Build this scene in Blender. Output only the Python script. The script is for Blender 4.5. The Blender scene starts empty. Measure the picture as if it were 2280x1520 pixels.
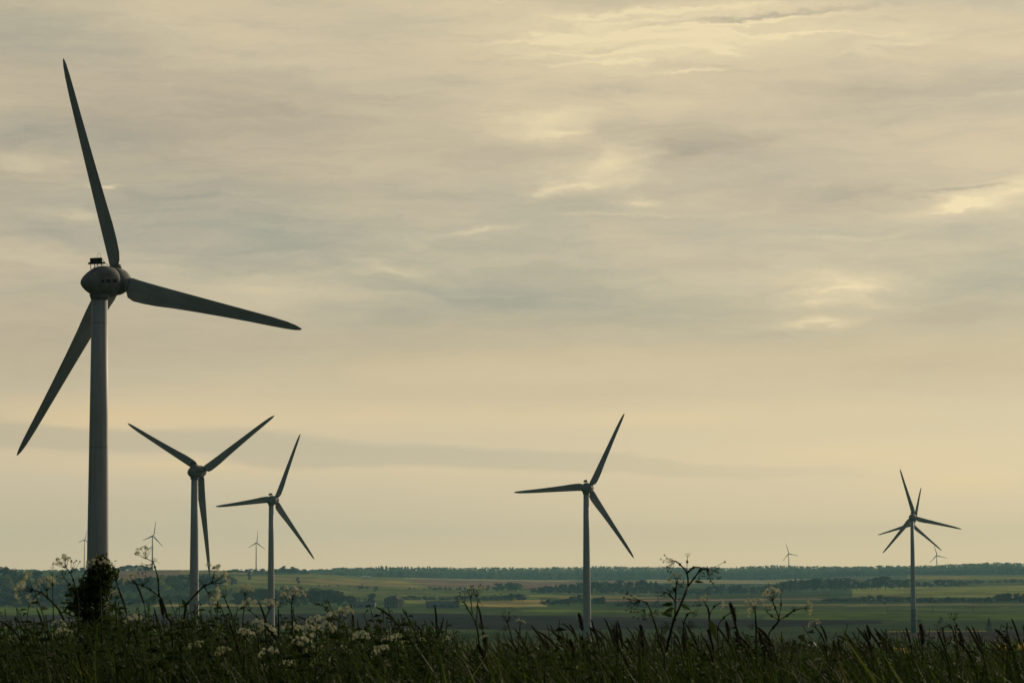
import bpy, math, random
import numpy as np
from mathutils import Vector, Matrix

SC = bpy.context.scene
COL = SC.collection
R = math.radians
sstep = lambda a, b, t: (lambda q: q*q*(3-2*q))(min(1.0, max(0.0, (t-a)/(b-a))))
def interp(x, tab): return float(np.interp(x, [p[0] for p in tab], [p[1] for p in tab]))

# ------------------------------------------------------------------ camera
EYE, FPX, HOR = 30.0, 6333.0, 1262.0
cam_d = bpy.data.cameras.new('camera'); cam = bpy.data.objects.new('camera', cam_d); COL.objects.link(cam)
cam_d.lens = 100; cam_d.sensor_width = 36; cam_d.clip_start = 0.1; cam_d.clip_end = 30000
PITCH = math.atan((HOR-760)/FPX)
CM = Matrix.Rotation(R(90)+PITCH, 3, 'X') @ Matrix.Rotation(R(-0.25), 3, 'Z')
cam.matrix_world = Matrix.Translation((0, 0, EYE)) @ CM.to_4x4()
SC.camera = cam
cam_d.dof.use_dof = True; cam_d.dof.focus_distance = 40; cam_d.dof.aperture_fstop = 50
def ray(px, py): return CM @ Vector(((px-1140)/FPX, -(py-760)/FPX, -1))
def P(px, py, D):
    d = ray(px, py); k = D/d.y
    return Vector((d.x*k, D, EYE+d.z*k))
CMI = CM.inverted()
def pix(X, Y, Z):
    v = CMI @ Vector((X, Y, Z-EYE)); return 1140-FPX*v.x/v.z, 760+FPX*v.y/v.z

# ------------------------------------------------------------------ world
SUN_AZ, SUN_EL = 31.0, 16.0        # degrees to the right of the view, above the horizon
w = bpy.data.worlds.new('World'); SC.world = w; w.use_nodes = True
NT = w.node_tree; NT.nodes.clear()
def N(t, nt=None, **k):
    n = (nt or NT).nodes.new(t)
    for a, b in k.items(): setattr(n, a, b)
    return n
def L(a, b, nt=None): (nt or NT).links.new(a, b)
def sock(v, s, nt=None):
    if hasattr(v, 'is_linked'): L(v, s, nt)
    else: s.default_value = v
def M(op, a, b=None, c=None, nt=None, clamp=False):
    n = N('ShaderNodeMath', nt, operation=op); n.use_clamp = clamp
    sock(a, n.inputs[0], nt)
    if b is not None: sock(b, n.inputs[1], nt)
    if c is not None: sock(c, n.inputs[2], nt)
    return n.outputs[0]
def mixc(f, a, b, nt=None):
    n = N('ShaderNodeMix', nt, data_type='RGBA'); n.clamp_factor = True
    sock(f, n.inputs[0], nt); sock(a, n.inputs[6], nt); sock(b, n.inputs[7], nt); return n.outputs[2]
def rgb(r, g, b):
    f = lambda c: (c/255/12.92) if c/255 <= .04045 else ((c/255+.055)/1.055)**2.4
    return (f(r), f(g), f(b), 1)
def maprange(v, a, b, c, d, nt=None, smooth=False):
    n = N('ShaderNodeMapRange', nt); n.clamp = True
    if smooth: n.interpolation_type = 'SMOOTHSTEP'
    sock(v, n.inputs[0], nt)
    for i, q in enumerate((a, b, c, d)): n.inputs[i+1].default_value = q
    return n.outputs[0]

tc = N('ShaderNodeTexCoord'); sep = N('ShaderNodeSeparateXYZ'); L(tc.outputs['Generated'], sep.inputs[0])
az = M('MULTIPLY', M('ARCTAN2', sep.outputs[0], sep.outputs[1]), 57.29578)
el = M('MULTIPLY', M('ARCSINE', sep.outputs[2]), 57.29578)
cb = N('ShaderNodeCombineXYZ'); L(az, cb.inputs[0]); L(el, cb.inputs[1]); AE = cb.outputs[0]
def noise(scale, sx, sy, detail=5, rough=.55, vec=None, w_=0.0, dist=0.0):
    m = N('ShaderNodeMapping'); L(vec or AE, m.inputs[0]); m.inputs['Scale'].default_value = (sx, sy, 1); m.inputs['Location'].default_value = (w_, w_*1.7, w_)
    n = N('ShaderNodeTexNoise'); L(m.outputs[0], n.inputs['Vector']); n.inputs['Scale'].default_value = scale
    n.inputs['Detail'].default_value = detail; n.inputs['Roughness'].default_value = rough; n.inputs['Distortion'].default_value = dist
    return n
# warp the cloud coordinates so that the patches get torn edges
wn = noise(1.0, .45, 1.3, 6, .62, w_=3.1)
wv = N('ShaderNodeVectorMath', operation='SUBTRACT'); L(wn.outputs['Color'], wv.inputs[0]); wv.inputs[1].default_value = (.5, .5, .5)
ws = N('ShaderNodeVectorMath', operation='MULTIPLY'); L(wv.outputs[0], ws.inputs[0]); ws.inputs[1].default_value = (3.4, .85, 0)
wa = N('ShaderNodeVectorMath', operation='ADD'); L(AE, wa.inputs[0]); L(ws.outputs[0], wa.inputs[1]); WAE = wa.outputs[0]
def azel(px, py):
    d = ray(px, py).normalized(); return math.degrees(math.atan2(d.x, d.y)), math.degrees(math.asin(d.z))
def blobs(lst, vec):
    acc = 0.0
    for px, py, sx, sy, amp, rot in lst:
        a, e = azel(px, py)
        m = N('ShaderNodeMapping'); m.vector_type = 'TEXTURE'; L(vec, m.inputs[0])
        m.inputs['Location'].default_value = (a, e, 0); m.inputs['Rotation'].default_value = (0, 0, R(rot)); m.inputs['Scale'].default_value = (sx/110, sy/110, 1)
        g = N('ShaderNodeTexGradient', gradient_type='QUADRATIC_SPHERE'); L(m.outputs[0], g.inputs[0])
        acc = M('MULTIPLY_ADD', g.outputs['Fac'], amp, acc)
    return acc
BLUE = [(520,500,760,190,1.25,-6),(650,560,420,110,.5,0),(1200,655,620,150,1.1,0),(1500,690,500,90,.6,3),(40,300,380,80,1.2,0),(250,320,300,50,.5,0),
        (40,60,420,170,.7,0),(2230,620,420,240,1.0,0),(960,640,420,60,.7,-8),(900,700,480,80,.5,0),(1280,470,700,80,.45,-4),(120,520,300,60,.7,0),
        (1180,540,420,60,.4,0),(1860,520,460,60,.45,0),(450,1130,1300,120,.25,0),(1700,740,600,60,.4,0),(430,440,300,60,.5,0)]
GREY = [(250,280,1000,420,.75,0),(60,700,500,400,.35,0),(620,260,700,260,.45,0),(1750,300,900,300,.25,0),(1150,760,1400,90,.3,0),(1330,205,260,60,1.2,5),(1520,330,300,70,1.0,0),(1560,345,200,50,.6,0),(1900,440,420,70,.9,-4),(1250,8,420,30,1.2,0),(1900,200,330,60,.7,0),
        (1740,310,300,40,.7,8),(1440,300,500,70,.5,5),(2200,180,400,70,.5,0),(1080,330,500,60,.4,0),(1700,35,520,12,2.2,4),(1460,92,420,12,1.6,6),(1000,440,900,60,.3,0),
        (2130,425,200,10,2.4,6),(2000,820,900,90,.35,0),(1300,880,900,70,.25,0),(620,260,800,180,.35,0),(2100,700,500,60,.4,0),(60,385,120,12,1.2,0)]
LITE = [(1430,28,420,9,1.6,3),(1650,48,360,9,1.7,4),(1300,75,300,10,1.4,2),(1750,70,420,8,1.3,-3),(1480,112,320,8,1.3,2),(1330,140,240,9,1.2,3),(1550,158,200,9,1.3,2),(1180,90,260,10,1.2,4),(1280,160,420,330,.55,-10),(1620,90,760,130,.5,0),(1560,100,620,110,.9,3),(1350,60,700,90,.8,2),(1350,370,260,80,1.2,14),(1310,415,130,30,.9,3),(1420,452,120,26,1.1,-6),(1200,270,260,70,.9,0),(1150,300,260,50,.7,0),
        (1880,625,300,44,1.5,0),(1830,665,240,36,1.1,0),(1790,717,170,22,1.5,3),(1960,660,160,40,.5,0),(2130,455,240,56,1.2,8),(2250,430,160,90,1.2,0),(2130,462,90,14,1.4,8),(420,60,560,110,.5,-6),
        (700,150,620,80,.45,-6),(60,370,260,60,.8,0),(230,413,90,12,1.6,3),(190,475,200,40,.8,0),(90,570,420,60,.5,0),(880,600,260,40,.8,-12),(1060,508,130,14,.8,3),
        (600,640,640,70,.6,-4),(1100,10,420,40,.7,0),(2000,60,400,70,.5,0),(1520,78,160,18,1.4,0),(1615,114,80,12,1.6,0),(1260,118,180,18,1.2,4),(2030,95,200,24,.8,4),
        (1650,15,300,24,.8,0),(1440,225,200,40,.5,0),(1900,530,300,16,.6,4),(1250,300,120,16,1.,3),(1400,480,240,12,.7,3),(2180,215,200,20,.5,3),(1950,120,260,24,.7,-6),
        (1880,640,160,14,1.2,0),(1500,40,260,12,1.0,3)]
WARM = [(240,930,760,90,1.0,0),(120,1000,500,60,.3,0),(2150,1070,420,60,.8,0),(1900,1010,900,80,.6,0),(850,920,900,80,.5,0),(1500,930,900,60,.5,0),(420,1035,600,40,.9,0),(1150,1045,900,50,.4,0),
        (1500,1240,2400,60,.35,0)]
b_blue, b_grey, b_lite = blobs(BLUE, WAE), blobs(GREY, WAE), blobs(LITE, WAE)
b_warm = blobs(WARM, AE)
n_big = noise(1.0, .16, .75, 5, .55, w_=7.3)
n_str = noise(1.0, .5, 3.6, 7, .62, vec=WAE, w_=1.3, dist=.3)
n_fine = noise(1.0, 1.5, 9.0, 5, .6, vec=WAE, w_=5.9)
streak = M('MULTIPLY_ADD', n_str.outputs['Fac'], .7, M('MULTIPLY', n_fine.outputs['Fac'], .3))
up = maprange(el, 1.5, 6.5, 0.0, 1.0, smooth=True)     # high cloud has texture, the horizon is smooth
base = mixc(maprange(el, 0, 12, 0, 1), rgb(214,197,158), rgb(203,189,157))
ramp = [(0,(206,188,150)),(2.0,(204,190,157)),(4.2,(204,189,153)),(5.5,(194,183,154)),(8,(194,181,152)),(11.5,(206,192,158)),(30,(190,180,160))]
cr = N('ShaderNodeValToRGB'); L(maprange(el, 0, 30, 0, 1), cr.inputs[0])
while len(cr.color_ramp.elements) < len(ramp): cr.color_ramp.elements.new(.5)
for e_, (p, c) in zip(cr.color_ramp.elements, ramp): e_.position = p/30; e_.color = rgb(*c)
base = cr.outputs[0]
base = mixc(M('MULTIPLY', maprange(n_big.outputs['Fac'], .42, .7, 0, .55, smooth=True), up), base, rgb(176,172,152))
base = mixc(M('MULTIPLY', maprange(n_big.outputs['Fac'], .55, .3, 0, .35, smooth=True), up), base, rgb(214,200,164))
base = mixc(M('MULTIPLY', M('POWER', M('MAXIMUM', b_blue, 0.0), .8), .66), base, rgb(148,153,139))
base = mixc(M('MULTIPLY', M('POWER', M('MAXIMUM', b_grey, 0.0), .9), .6), base, rgb(160,152,135))
base = mixc(M('MULTIPLY', b_warm, .75), base, rgb(220,197,150))
lf = M('MULTIPLY', M('POWER', M('MAXIMUM', b_lite, 0.0), 1.1), maprange(streak, .26, .72, .45, 1.12))
base = mixc(M('MULTIPLY', lf, .74), base, rgb(231,215,172))
base = mixc(M('MULTIPLY', maprange(streak, .45, .70, 0, .22), up), base, rgb(226,211,172))
base = mixc(M('MULTIPLY', maprange(streak, .46, .3, 0, .22), up), base, rgb(158,153,138))
# long flat cloud bank low in the sky: thick at the left, tapering to the right
bank_c = M('ADD', M('MULTIPLY', az, -.05), azel(760, 1000)[1]-.24)
bn = noise(1.0, .30, 1.2, 4, .5, w_=2.2)
dy = M('ADD', M('SUBTRACT', el, bank_c), M('MULTIPLY', M('SUBTRACT', bn.outputs['Fac'], .5), .75))
halfw = maprange(az, -2, 6.5, .30, .10, smooth=True)
q = M('DIVIDE', M('ABSOLUTE', dy), halfw)
bank = M('MULTIPLY', maprange(q, 1.25, .6, 0, 1, smooth=True), maprange(az, 8.5, -1, .05, .5, smooth=True))
base = mixc(bank, base, rgb(172,166,143))
# the cloud layer is thinner and brighter towards the sun and much dimmer opposite it
sd = Vector((math.sin(R(SUN_AZ))*math.cos(R(SUN_EL)), math.cos(R(SUN_AZ))*math.cos(R(SUN_EL)), math.sin(R(SUN_EL))))
dp = N('ShaderNodeVectorMath', operation='DOT_PRODUCT'); L(tc.outputs['Generated'], dp.inputs[0]); dp.inputs[1].default_value = sd
gl = N('ShaderNodeValToRGB'); L(maprange(dp.outputs['Value'], -1, 1, 0, 1), gl.inputs[0])
ge = gl.color_ramp.elements
ge[0].position = 0; ge[0].color = (.07,.085,.10,1); ge[1].position = 1; ge[1].color = (1.5,1.4,1.2,1)
for p, c in ((.45,(.10,.135,.135)),(.66,(.30,.33,.33)),(.80,(.82,.805,.84)),(.88,(.97,.945,.965)),(.94,(1.04,1.015,1.015)),(.975,(1.09,1.06,1.055))):
    e_ = ge.new(p); e_.color = (*c, 1)
vm = N('ShaderNodeVectorMath', operation='MULTIPLY'); L(base, vm.inputs[0]); L(gl.outputs[0], vm.inputs[1])
# low sky: bright warm air near the horizon
hf = N('ShaderNodeValToRGB'); L(maprange(el, 0, 12, 0, 1), hf.inputs[0]); he = hf.color_ramp.elements
he[0].position = 0; he[0].color = (.615,.61,.61,1); he[1].position = .75; he[1].color = (.5,.5,.5,1)
for p, c in ((1.4/12,.575),(3/12,.55),(4.4/12,.485),(6.5/12,.52)): e_ = he.new(p); e_.color = (c,c,c,1)
hs_ = N('ShaderNodeVectorMath', operation='SCALE'); L(vm.outputs[0], hs_.inputs[0]); L(M('MULTIPLY', hf.outputs[0], 2.0), hs_.inputs['Scale']); vm = hs_
# overhead the overcast is darker blue-grey
zen = mixc(maprange(el, 14, 50, 0, .72, smooth=True), vm.outputs[0], (.085,.11,.14,1))
sky = N('ShaderNodeTexSky', sky_type='NISHITA'); sky.sun_disc = False
sky.sun_elevation = R(SUN_EL); sky.sun_rotation = R(SUN_AZ)
bg1 = N('ShaderNodeBackground'); L(sky.outputs[0], bg1.inputs[0]); bg1.inputs[1].default_value = .05
bg2 = N('ShaderNodeBackground'); L(zen, bg2.inputs[0]); bg2.inputs[1].default_value = 1.07
mx = N('ShaderNodeMixShader'); mx.inputs[0].default_value = .93; L(bg1.outputs[0], mx.inputs[1]); L(bg2.outputs[0], mx.inputs[2])
wo = N('ShaderNodeOutputWorld'); L(mx.outputs[0], wo.inputs[0])

# ------------------------------------------------------------------ sun, exposure
sl = bpy.data.lights.new('sun', 'SUN'); so = bpy.data.objects.new('sun', sl); COL.objects.link(so)
sl.energy = 3.6; sl.angle = R(3); sl.color = (1, .80, .58)
so.rotation_euler = (-sd).to_track_quat('-Z', 'Y').to_euler(); so.location = (0, 0, 200)
SC.view_settings.view_transform = 'Standard'; SC.view_settings.look = 'None'
SC.view_settings.exposure = 0; SC.view_settings.gamma = 1
SC.cycles.use_denoising = True
SC.cycles.max_bounces = 6; SC.cycles.transparent_max_bounces = 8; SC.cycles.volume_bounces = 0; SC.cycles.diffuse_bounces = 2

# ------------------------------------------------------------------ helpers
def tag(o, label=None, cat=None, group=None, kind=None):
    for k, v in (('label', label), ('category', cat), ('group', group), ('kind', kind)):
        if v: o[k] = v
    return o
def empty(name, loc=(0,0,0), rz=0):
    o = bpy.data.objects.new(name, None); COL.objects.link(o); o.location = loc; o.rotation_euler = (0, 0, rz)
    o.empty_display_size = .1; return o
def mesh_np(name, V, F, mat, smooth=False, attr=None):
    """V (n,3) array, F (m,k) int array or list of faces"""
    me = bpy.data.meshes.new(name)
    if isinstance(F, np.ndarray):
        m, k = F.shape
        me.vertices.add(len(V)); me.vertices.foreach_set('co', np.asarray(V, np.float32).ravel())
        me.loops.add(m*k); me.loops.foreach_set('vertex_index', F.astype(np.int32).ravel())
        me.polygons.add(m); me.polygons.foreach_set('loop_start', np.arange(0, m*k, k, dtype=np.int32))
        me.update(calc_edges=True)
    else:
        me.from_pydata([tuple(v) for v in V], [], F); me.update()
    if attr is not None:
        a = me.color_attributes.new('tint', 'FLOAT_COLOR', 'POINT')
        c = np.ones((len(V), 4), np.float32); c[:, :3] = attr; a.data.foreach_set('color', c.ravel())
    if smooth: me.polygons.foreach_set('use_smooth', np.ones(len(me.polygons), bool))
    if mat: me.materials.append(mat)
    return me
def link(name, me, parent=None, loc=None):
    o = bpy.data.objects.new(name, me); COL.objects.link(o)
    if parent: o.parent = parent
    if loc is not None: o.location = loc
    return o
class MB:
    def __init__(s): s.v = []; s.f = []
    def add(s, vs, fs):
        n = len(s.v); s.v += [tuple(v) for v in vs]; s.f += [tuple(i+n for i in f) for f in fs]; return s
    def box(s, c, d, rot=None):
        c = Vector(c); vs = []
        for x in (-.5, .5):
            for y in (-.5, .5):
                for z in (-.5, .5):
                    p = Vector((x*d[0], y*d[1], z*d[2]))
                    if rot: p = rot @ p
                    vs.append(p+c)
        return s.add(vs, [(0,1,3,2),(4,6,7,5),(0,4,5,1),(2,3,7,6),(0,2,6,4),(1,5,7,3)])
    def tube(s, pts, rad, n=6, cap=True):
        pts = [Vector(p) for p in pts]
        if not isinstance(rad, (list, tuple)): rad = [rad]*len(pts)
        rings = []; prev = None
        for i, p in enumerate(pts):
            t = (pts[min(i+1, len(pts)-1)]-pts[max(i-1, 0)])
            if t.length < 1e-9: t = Vector((0,0,1))
            t.normalize()
            a = prev if prev is not None else (Vector((1,0,0)) if abs(t.x) < .9 else Vector((0,1,0)))
            a = (a-t*a.dot(t)).normalized(); prev = a; b = t.cross(a)
            rings.append([p+(a*math.cos(2*math.pi*k/n)+b*math.sin(2*math.pi*k/n))*rad[i] for k in range(n)])
        fs = []
        for i in range(len(pts)-1):
            for k in range(n): fs.append((i*n+k, i*n+(k+1)%n, (i+1)*n+(k+1)%n, (i+1)*n+k))
        if cap: fs += [tuple(range(n))[::-1], tuple((len(pts)-1)*n+k for k in range(n))]
        return s.add([q for r in rings for q in r], fs)
    def mesh(s, name, mat, smooth=False): return mesh_np(name, s.v, s.f, mat, smooth)
    def build(s, name, mat, parent=None, smooth=False, loc=None): return link(name, s.mesh(name, mat, smooth), parent, loc)

def mat(name, col, rough=.7, spec=.3, var=None, vscale=2.0, vs=(1,1,1), attr=False, objrand=0.0, trans=0.0, coord='Object', metal=0.0, transcol=None):
    """principled material; var = second colour mixed in by noise"""
    m = bpy.data.materials.new(name); m.use_nodes = True; nt = m.node_tree; b = nt.nodes['Principled BSDF']
    b.inputs['Roughness'].default_value = rough; b.inputs['Specular IOR Level'].default_value = spec; b.inputs['Metallic'].default_value = metal
    c = (*col, 1)
    if attr:
        a = N('ShaderNodeAttribute', nt, attribute_name='tint'); c = a.outputs['Color']
    if var is not None:
        t = N('ShaderNodeTexCoord', nt); mp = N('ShaderNodeMapping', nt); L(t.outputs[coord], mp.inputs[0], nt); mp.inputs['Scale'].default_value = vs
        n = N('ShaderNodeTexNoise', nt); L(mp.outputs[0], n.inputs['Vector'], nt); n.inputs['Scale'].default_value = vscale; n.inputs['Detail'].default_value = 6; n.inputs['Roughness'].default_value = .65
        f = maprange(n.outputs['Fac'], .38, .68, 0, 1, nt)
        c = mixc(f, c, (*var, 1), nt)
    if objrand:
        oi = N('ShaderNodeObjectInfo', nt); hs = N('ShaderNodeHueSaturation', nt)
        L(maprange(oi.outputs['Random'], 0, 1, .5-.035*objrand, .5+.03*objrand, nt), hs.inputs['Hue'], nt)
        r2 = M('FRACT', M('MULTIPLY', oi.outputs['Random'], 7.31, nt=nt), nt=nt)
        L(maprange(r2, 0, 1, 1-.45*objrand, 1+.55*objrand, nt), hs.inputs['Value'], nt)
        sock(c, hs.inputs['Color'], nt); c = hs.outputs[0]
    sock(c, b.inputs['Base Color'], nt)
    if trans:
        tr = N('ShaderNodeBsdfTranslucent', nt)
        if transcol: tr.inputs[0].default_value = (*transcol, 1)
        else: sock(c, tr.inputs[0], nt)
        ms = N('ShaderNodeMixShader', nt); ms.inputs[0].default_value = trans
        L(b.outputs[0], ms.inputs[1], nt); L(tr.outputs[0], ms.inputs[2], nt)
        L(ms.outputs[0], nt.nodes['Material Output'].inputs[0], nt)
    return m

# ------------------------------------------------------------------ terrain
F_TAB = [(-600,1274),(0,1274),(120,1274),(240,1270),(420,1270),(560,1274),(700,1277),(800,1283),(1000,1287),(1200,1291),(1450,1289),(1700,1291),(1850,1284),(2000,1280),(2280,1279),(2900,1279)]
T_TAB = [(-600,1262),(0,1264),(500,1266),(690,1267),(730,1265),(760,1261),(880,1259),(1000,1260),(1200,1260),(1290,1258),(1360,1257),(1470,1259),(1590,1259),(1620,1261),(1640,1260),(1660,1256),(1750,1255),(1850,1258),(1960,1257),(2080,1256),(2150,1251),(2200,1249),(2280,1250),(2900,1251)]
D_TAB = [(-600,4000),(0,4000),(500,4000),(700,4300),(800,4700),(1000,5000),(1400,5100),(1850,5000),(2280,4900),(2900,4900)]
HILL = [(0,28.85),(5,28.82),(10,28.70),(20,28.25),(30,27.6),(60,25.4),(100,21.6),(180,13.5),(267,6.8),(400,3.0),(600,1.2),(900,.5),(1250,.9),(1700,.4),(2000,0),(9000,0)]
def ground_z(X, Y):
    r = math.hypot(X, Y)
    z = interp(r, HILL) + .25*math.sin(X*.011+1)*math.sin(Y*.008)*sstep(300, 900, r)
    if Y > 100:
        px = 1140+FPX*X/Y
        pxc = min(2900, max(-600, px))
        Dr = interp(pxc, D_TAB)
        u = (pxc-1140)/FPX
        zr = EYE-(interp(pxc, F_TAB)-(HOR-u*FPX*math.tan(R(.25))) )*Dr/FPX
        z += zr*sstep(1900, Dr, Y)+(9.0 if pxc > 690 else 3.0)*sstep(Dr+160, Dr+480, Y)*sstep(560, 800, pxc)
    return z
def ground_pt(px, py):
    """the point of the ground seen at a photo pixel, walking outwards"""
    d = ray(px, py); D = 300.0
    for _ in range(4000):
        p = d*(D/d.y)
        if EYE+p.z <= ground_z(p.x, p.y): return Vector((p.x, p.y, ground_z(p.x, p.y)))
        D *= 1.002
        if D > 7500: break
    D = interp(px, D_TAB); p = d*(D/d.y)
    return Vector((p.x, p.y, ground_z(p.x, p.y)))

# field map: polygons in photo pixels give each field its extent; the colour sits on the ground
MEADOW=(.185,.190,.048); OLIVE=(.056,.078,.022); BRIGHT=(.085,.122,.018); SOIL=(.026,.017,.015); BROWNF=(.19,.12,.075); PALE=(.32,.28,.12)
DULL=(.050,.064,.026); RAPE=(.30,.19,.01); STRAW=(.25,.20,.07)
FIELDS = [
 ([(-900,1262),(3300,1262),(3300,1700),(-900,1700)], OLIVE),
 ([(1350,1318),(2900,1300),(2900,1372),(1350,1372)], DULL),
 ([(480,1294),(700,1302),(900,1312),(1200,1315),(1200,1334),(820,1334),(700,1312),(480,1306)], (.115,.130,.036)),
 ([(1850,1282),(2900,1278),(2900,1302),(1850,1308)], (.095,.110,.045)),
 ([(1180,1310),(1500,1306),(1500,1322),(1180,1324)], (.095,.110,.040)),
 ([(480,1282),(700,1274),(920,1284),(1000,1300),(1160,1313),(900,1311),(700,1301),(480,1292)], MEADOW),
 ([(600,1284),(900,1292),(930,1307),(760,1304),(640,1297)], STRAW),
 ([(480,1276),(690,1272),(700,1276),(560,1281),(480,1282)], OLIVE),
 ([(905,1289),(1160,1292),(1190,1306),(960,1306)], BROWNF),
 ([(900,1285),(1180,1290),(1180,1293),(900,1289)], PALE),
 ([(1160,1293),(1420,1292),(1420,1306),(1160,1310)], BROWNF),
 ([(1160,1289),(1300,1290),(1250,1294),(1170,1294)], PALE),
 ([(1440,1290),(1900,1287),(1900,1300),(1440,1297)], PALE),
 ([(240,1270),(430,1270),(430,1276),(300,1290),(240,1290)], BROWNF),
 ([(400,1268),(560,1270),(560,1278),(400,1276)], STRAW),
 ([(2020,1280),(2300,1278),(2300,1290),(2020,1290)], MEADOW),
 ([(2040,1284),(2160,1283),(2160,1287),(2040,1287)], STRAW),
 ([(1900,1308),(2300,1302),(2300,1330),(1900,1328)], MEADOW),
 ([(1180,1324),(1420,1324),(1420,1330),(1180,1330)], MEADOW),
 ([(1240,1328),(1480,1328),(1480,1331),(1240,1332)], STRAW),
 ([(900,1335),(1100,1335),(1200,1340),(1200,1347),(900,1343)], MEADOW),
 ([(1160,1335),(1220,1335),(1220,1352),(1040,1350),(1040,1342)], STRAW),
 ([(1340,1334),(2000,1331),(2000,1333),(1340,1338)], BROWNF),
 ([(1600,1345),(2300,1343),(2300,1346),(1600,1349)], STRAW),
 ([(1650,1352),(2300,1351),(2300,1356),(1650,1357)], STRAW),
 ([(340,1344),(620,1346),(620,1352),(340,1352)], STRAW),
 ([(-300,1349),(2900,1352),(2900,1372),(1300,1372),(700,1364),(-300,1368)], OLIVE),
 ([(-300,1351),(140,1351),(200,1368),(-300,1369)], BRIGHT),
 ([(1160,1356),(1980,1361),(1980,1366),(1160,1361)], BRIGHT),
 ([(1700,1368),(2900,1364),(2900,1376),(1700,1379)], BRIGHT),
 ([(-300,1370),(500,1366),(900,1364),(1300,1371),(1700,1378),(1990,1380),(1960,1388),(1700,1396),(1300,1405),(900,1398),(-300,1395)], SOIL),
 ([(-300,1380),(200,1378),(200,1380),(-300,1383)], (.06,.052,.05)),
 ([(1960,1382),(2900,1378),(2900,1404),(1990,1403)], DULL),
 ([(1930,1406),(2130,1404),(2900,1402),(2900,1428),(2100,1430),(1960,1416)], (.055,.040,.032)),
 ([(1960,1404),(2200,1403),(2200,1405),(1960,1406)], STRAW),
 ([(1100,1404),(1980,1390),(1980,1442),(1100,1500)], DULL),
 ([(1950,1420),(2120,1424),(2160,1440),(1950,1450)], (.035,.055,.018)),
 ([(1988,1441),(2024,1442),(2022,1452),(1990,1452)], RAPE),
 ([(2215,1433),(2420,1432),(2420,1446),(2225,1446)], RAPE),
]
def build_ground():
    azs = list(np.arange(-180, -16, 4.0))+list(np.arange(-16, -11, .5))+list(np.arange(-11, 11.01, .05))+list(np.arange(11.5, 16, .5))+list(np.arange(16, 180.1, 4.0))
    rs = [0.5,1,1.5,2,3,4,5,6,8,10,12,15,18,22,26,30,36,42,50,60,75,90,110,135,165,200,235,267,310,370,430,500,600,700,800]
    y = 1500.0
    while y > 1262+25:
        rs.append(30*FPX/(y-HOR)); y -= .55
    rs = sorted(set(rs)); last = [r for r in rs if r < 4000]
    rs = last+list(np.arange(last[-1]+18, 5200, 18))+list(np.arange(5260, 6401, 120))
    azs = np.radians(np.array(azs)); rs = np.array(rs)
    na, nr = len(azs), len(rs)
    V = np.zeros((nr*na, 3)); k = 0
    for r in rs:
        for a in azs:
            # rings are circles behind and at the sides and straight across the view in front
            rr = r/max(math.cos(a), .94) if abs(a) < 1.2 else r
            X, Y = rr*math.sin(a), rr*math.cos(a)
            V[k] = (X, Y, ground_z(X, Y)); k += 1
    i = np.arange(nr-1)[:, None]*na; j = np.arange(na-1)[None, :]
    a = (i+j).ravel(); F = np.stack([a, a+1, a+na+1, a+na], 1)[:, ::-1]
    # photo pixels of every vertex
    Q = (V-np.array([0, 0, EYE]))@np.array(CM)      # = CM^T v
    with np.errstate(divide='ignore', invalid='ignore'):
        px = 1140-FPX*Q[:, 0]/Q[:, 2]; py = 760+FPX*Q[:, 1]/Q[:, 2]
    rng = np.random.default_rng(3)
    n_ = sum(np.sin(px*f1+py*f2+p)*A for f1, f2, p, A in ((.011,.09,1,.8),(.023,-.05,2,.5),(.05,.2,4,.3)))
    py2 = py+n_*.35
    C = np.tile(np.array(OLIVE), (len(V), 1))
    front = Q[:, 2] < -300
    for poly, col in FIELDS:
        ins = np.zeros(len(V), bool)
        for (x0, y0), (x1, y1) in zip(poly, poly[1:]+poly[:1]):
            c = (y0 > py2) != (y1 > py2)
            with np.errstate(divide='ignore', invalid='ignore'): xi = (x1-x0)*(py2-y0)/(y1-y0)+x0
            ins ^= c & (px < xi)
        C[ins & front] = col
    # narrow strip farming: crops change every few tens of metres
    D = V[:, 1]; slant = D+V[:, 0]*.12
    sid = np.floor(slant/46.0).astype(int) % 997
    st = rng.uniform(.68, 1.4, 997)[sid]; hue = rng.uniform(-.12, .12, 997)[sid]
    strip = front & (D > 1900) & (px > 1150)
    C[strip] *= st[strip, None]; C[strip, 0] *= 1+hue[strip]
    sid2 = np.floor((D-V[:, 0]*.3)/160.0).astype(int) % 997
    C[front] *= rng.uniform(.88, 1.12, 997)[sid2][front, None]
    near = (np.hypot(V[:, 0], V[:, 1]) < 900) & (C[:, 0] < .2); C[near] = (.040, .052, .020)
    m = mat('field_ground', (1,1,1), 1.0, 0.0, attr=True)
    nt = m.node_tree; b = nt.nodes['Principled BSDF']; src = b.inputs['Base Color'].links[0].from_socket
    t = N('ShaderNodeTexCoord', nt)
    def nz(sc, scl, d=5):
        mp = N('ShaderNodeMapping', nt); L(t.outputs['Object'], mp.inputs[0], nt); mp.inputs['Scale'].default_value = scl
        n = N('ShaderNodeTexNoise', nt); L(mp.outputs[0], n.inputs['Vector'], nt); n.inputs['Scale'].default_value = sc; n.inputs['Detail'].default_value = d
        return n.outputs['Fac']
    f1 = maprange(nz(.02, (1, .35, 1), 8), .3, .7, .62, 1.4, nt)
    f2 = maprange(nz(.0035, (1, .5, 1), 4), .3, .7, .78, 1.22, nt)
    sc = N('ShaderNodeVectorMath', nt, operation='SCALE'); L(src, sc.inputs[0], nt); L(M('MULTIPLY', M('MULTIPLY', f1, f2, nt=nt), maprange(nz(.09, (1, .5, 1), 6), .35, .65, .8, 1.2, nt), nt=nt), sc.inputs['Scale'], nt)
    L(sc.outputs[0], b.inputs['Base Color'], nt)
    o = link('ground', mesh_np('ground', V, F, m, True, C)); tag(o, kind='structure')
build_ground()

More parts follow.
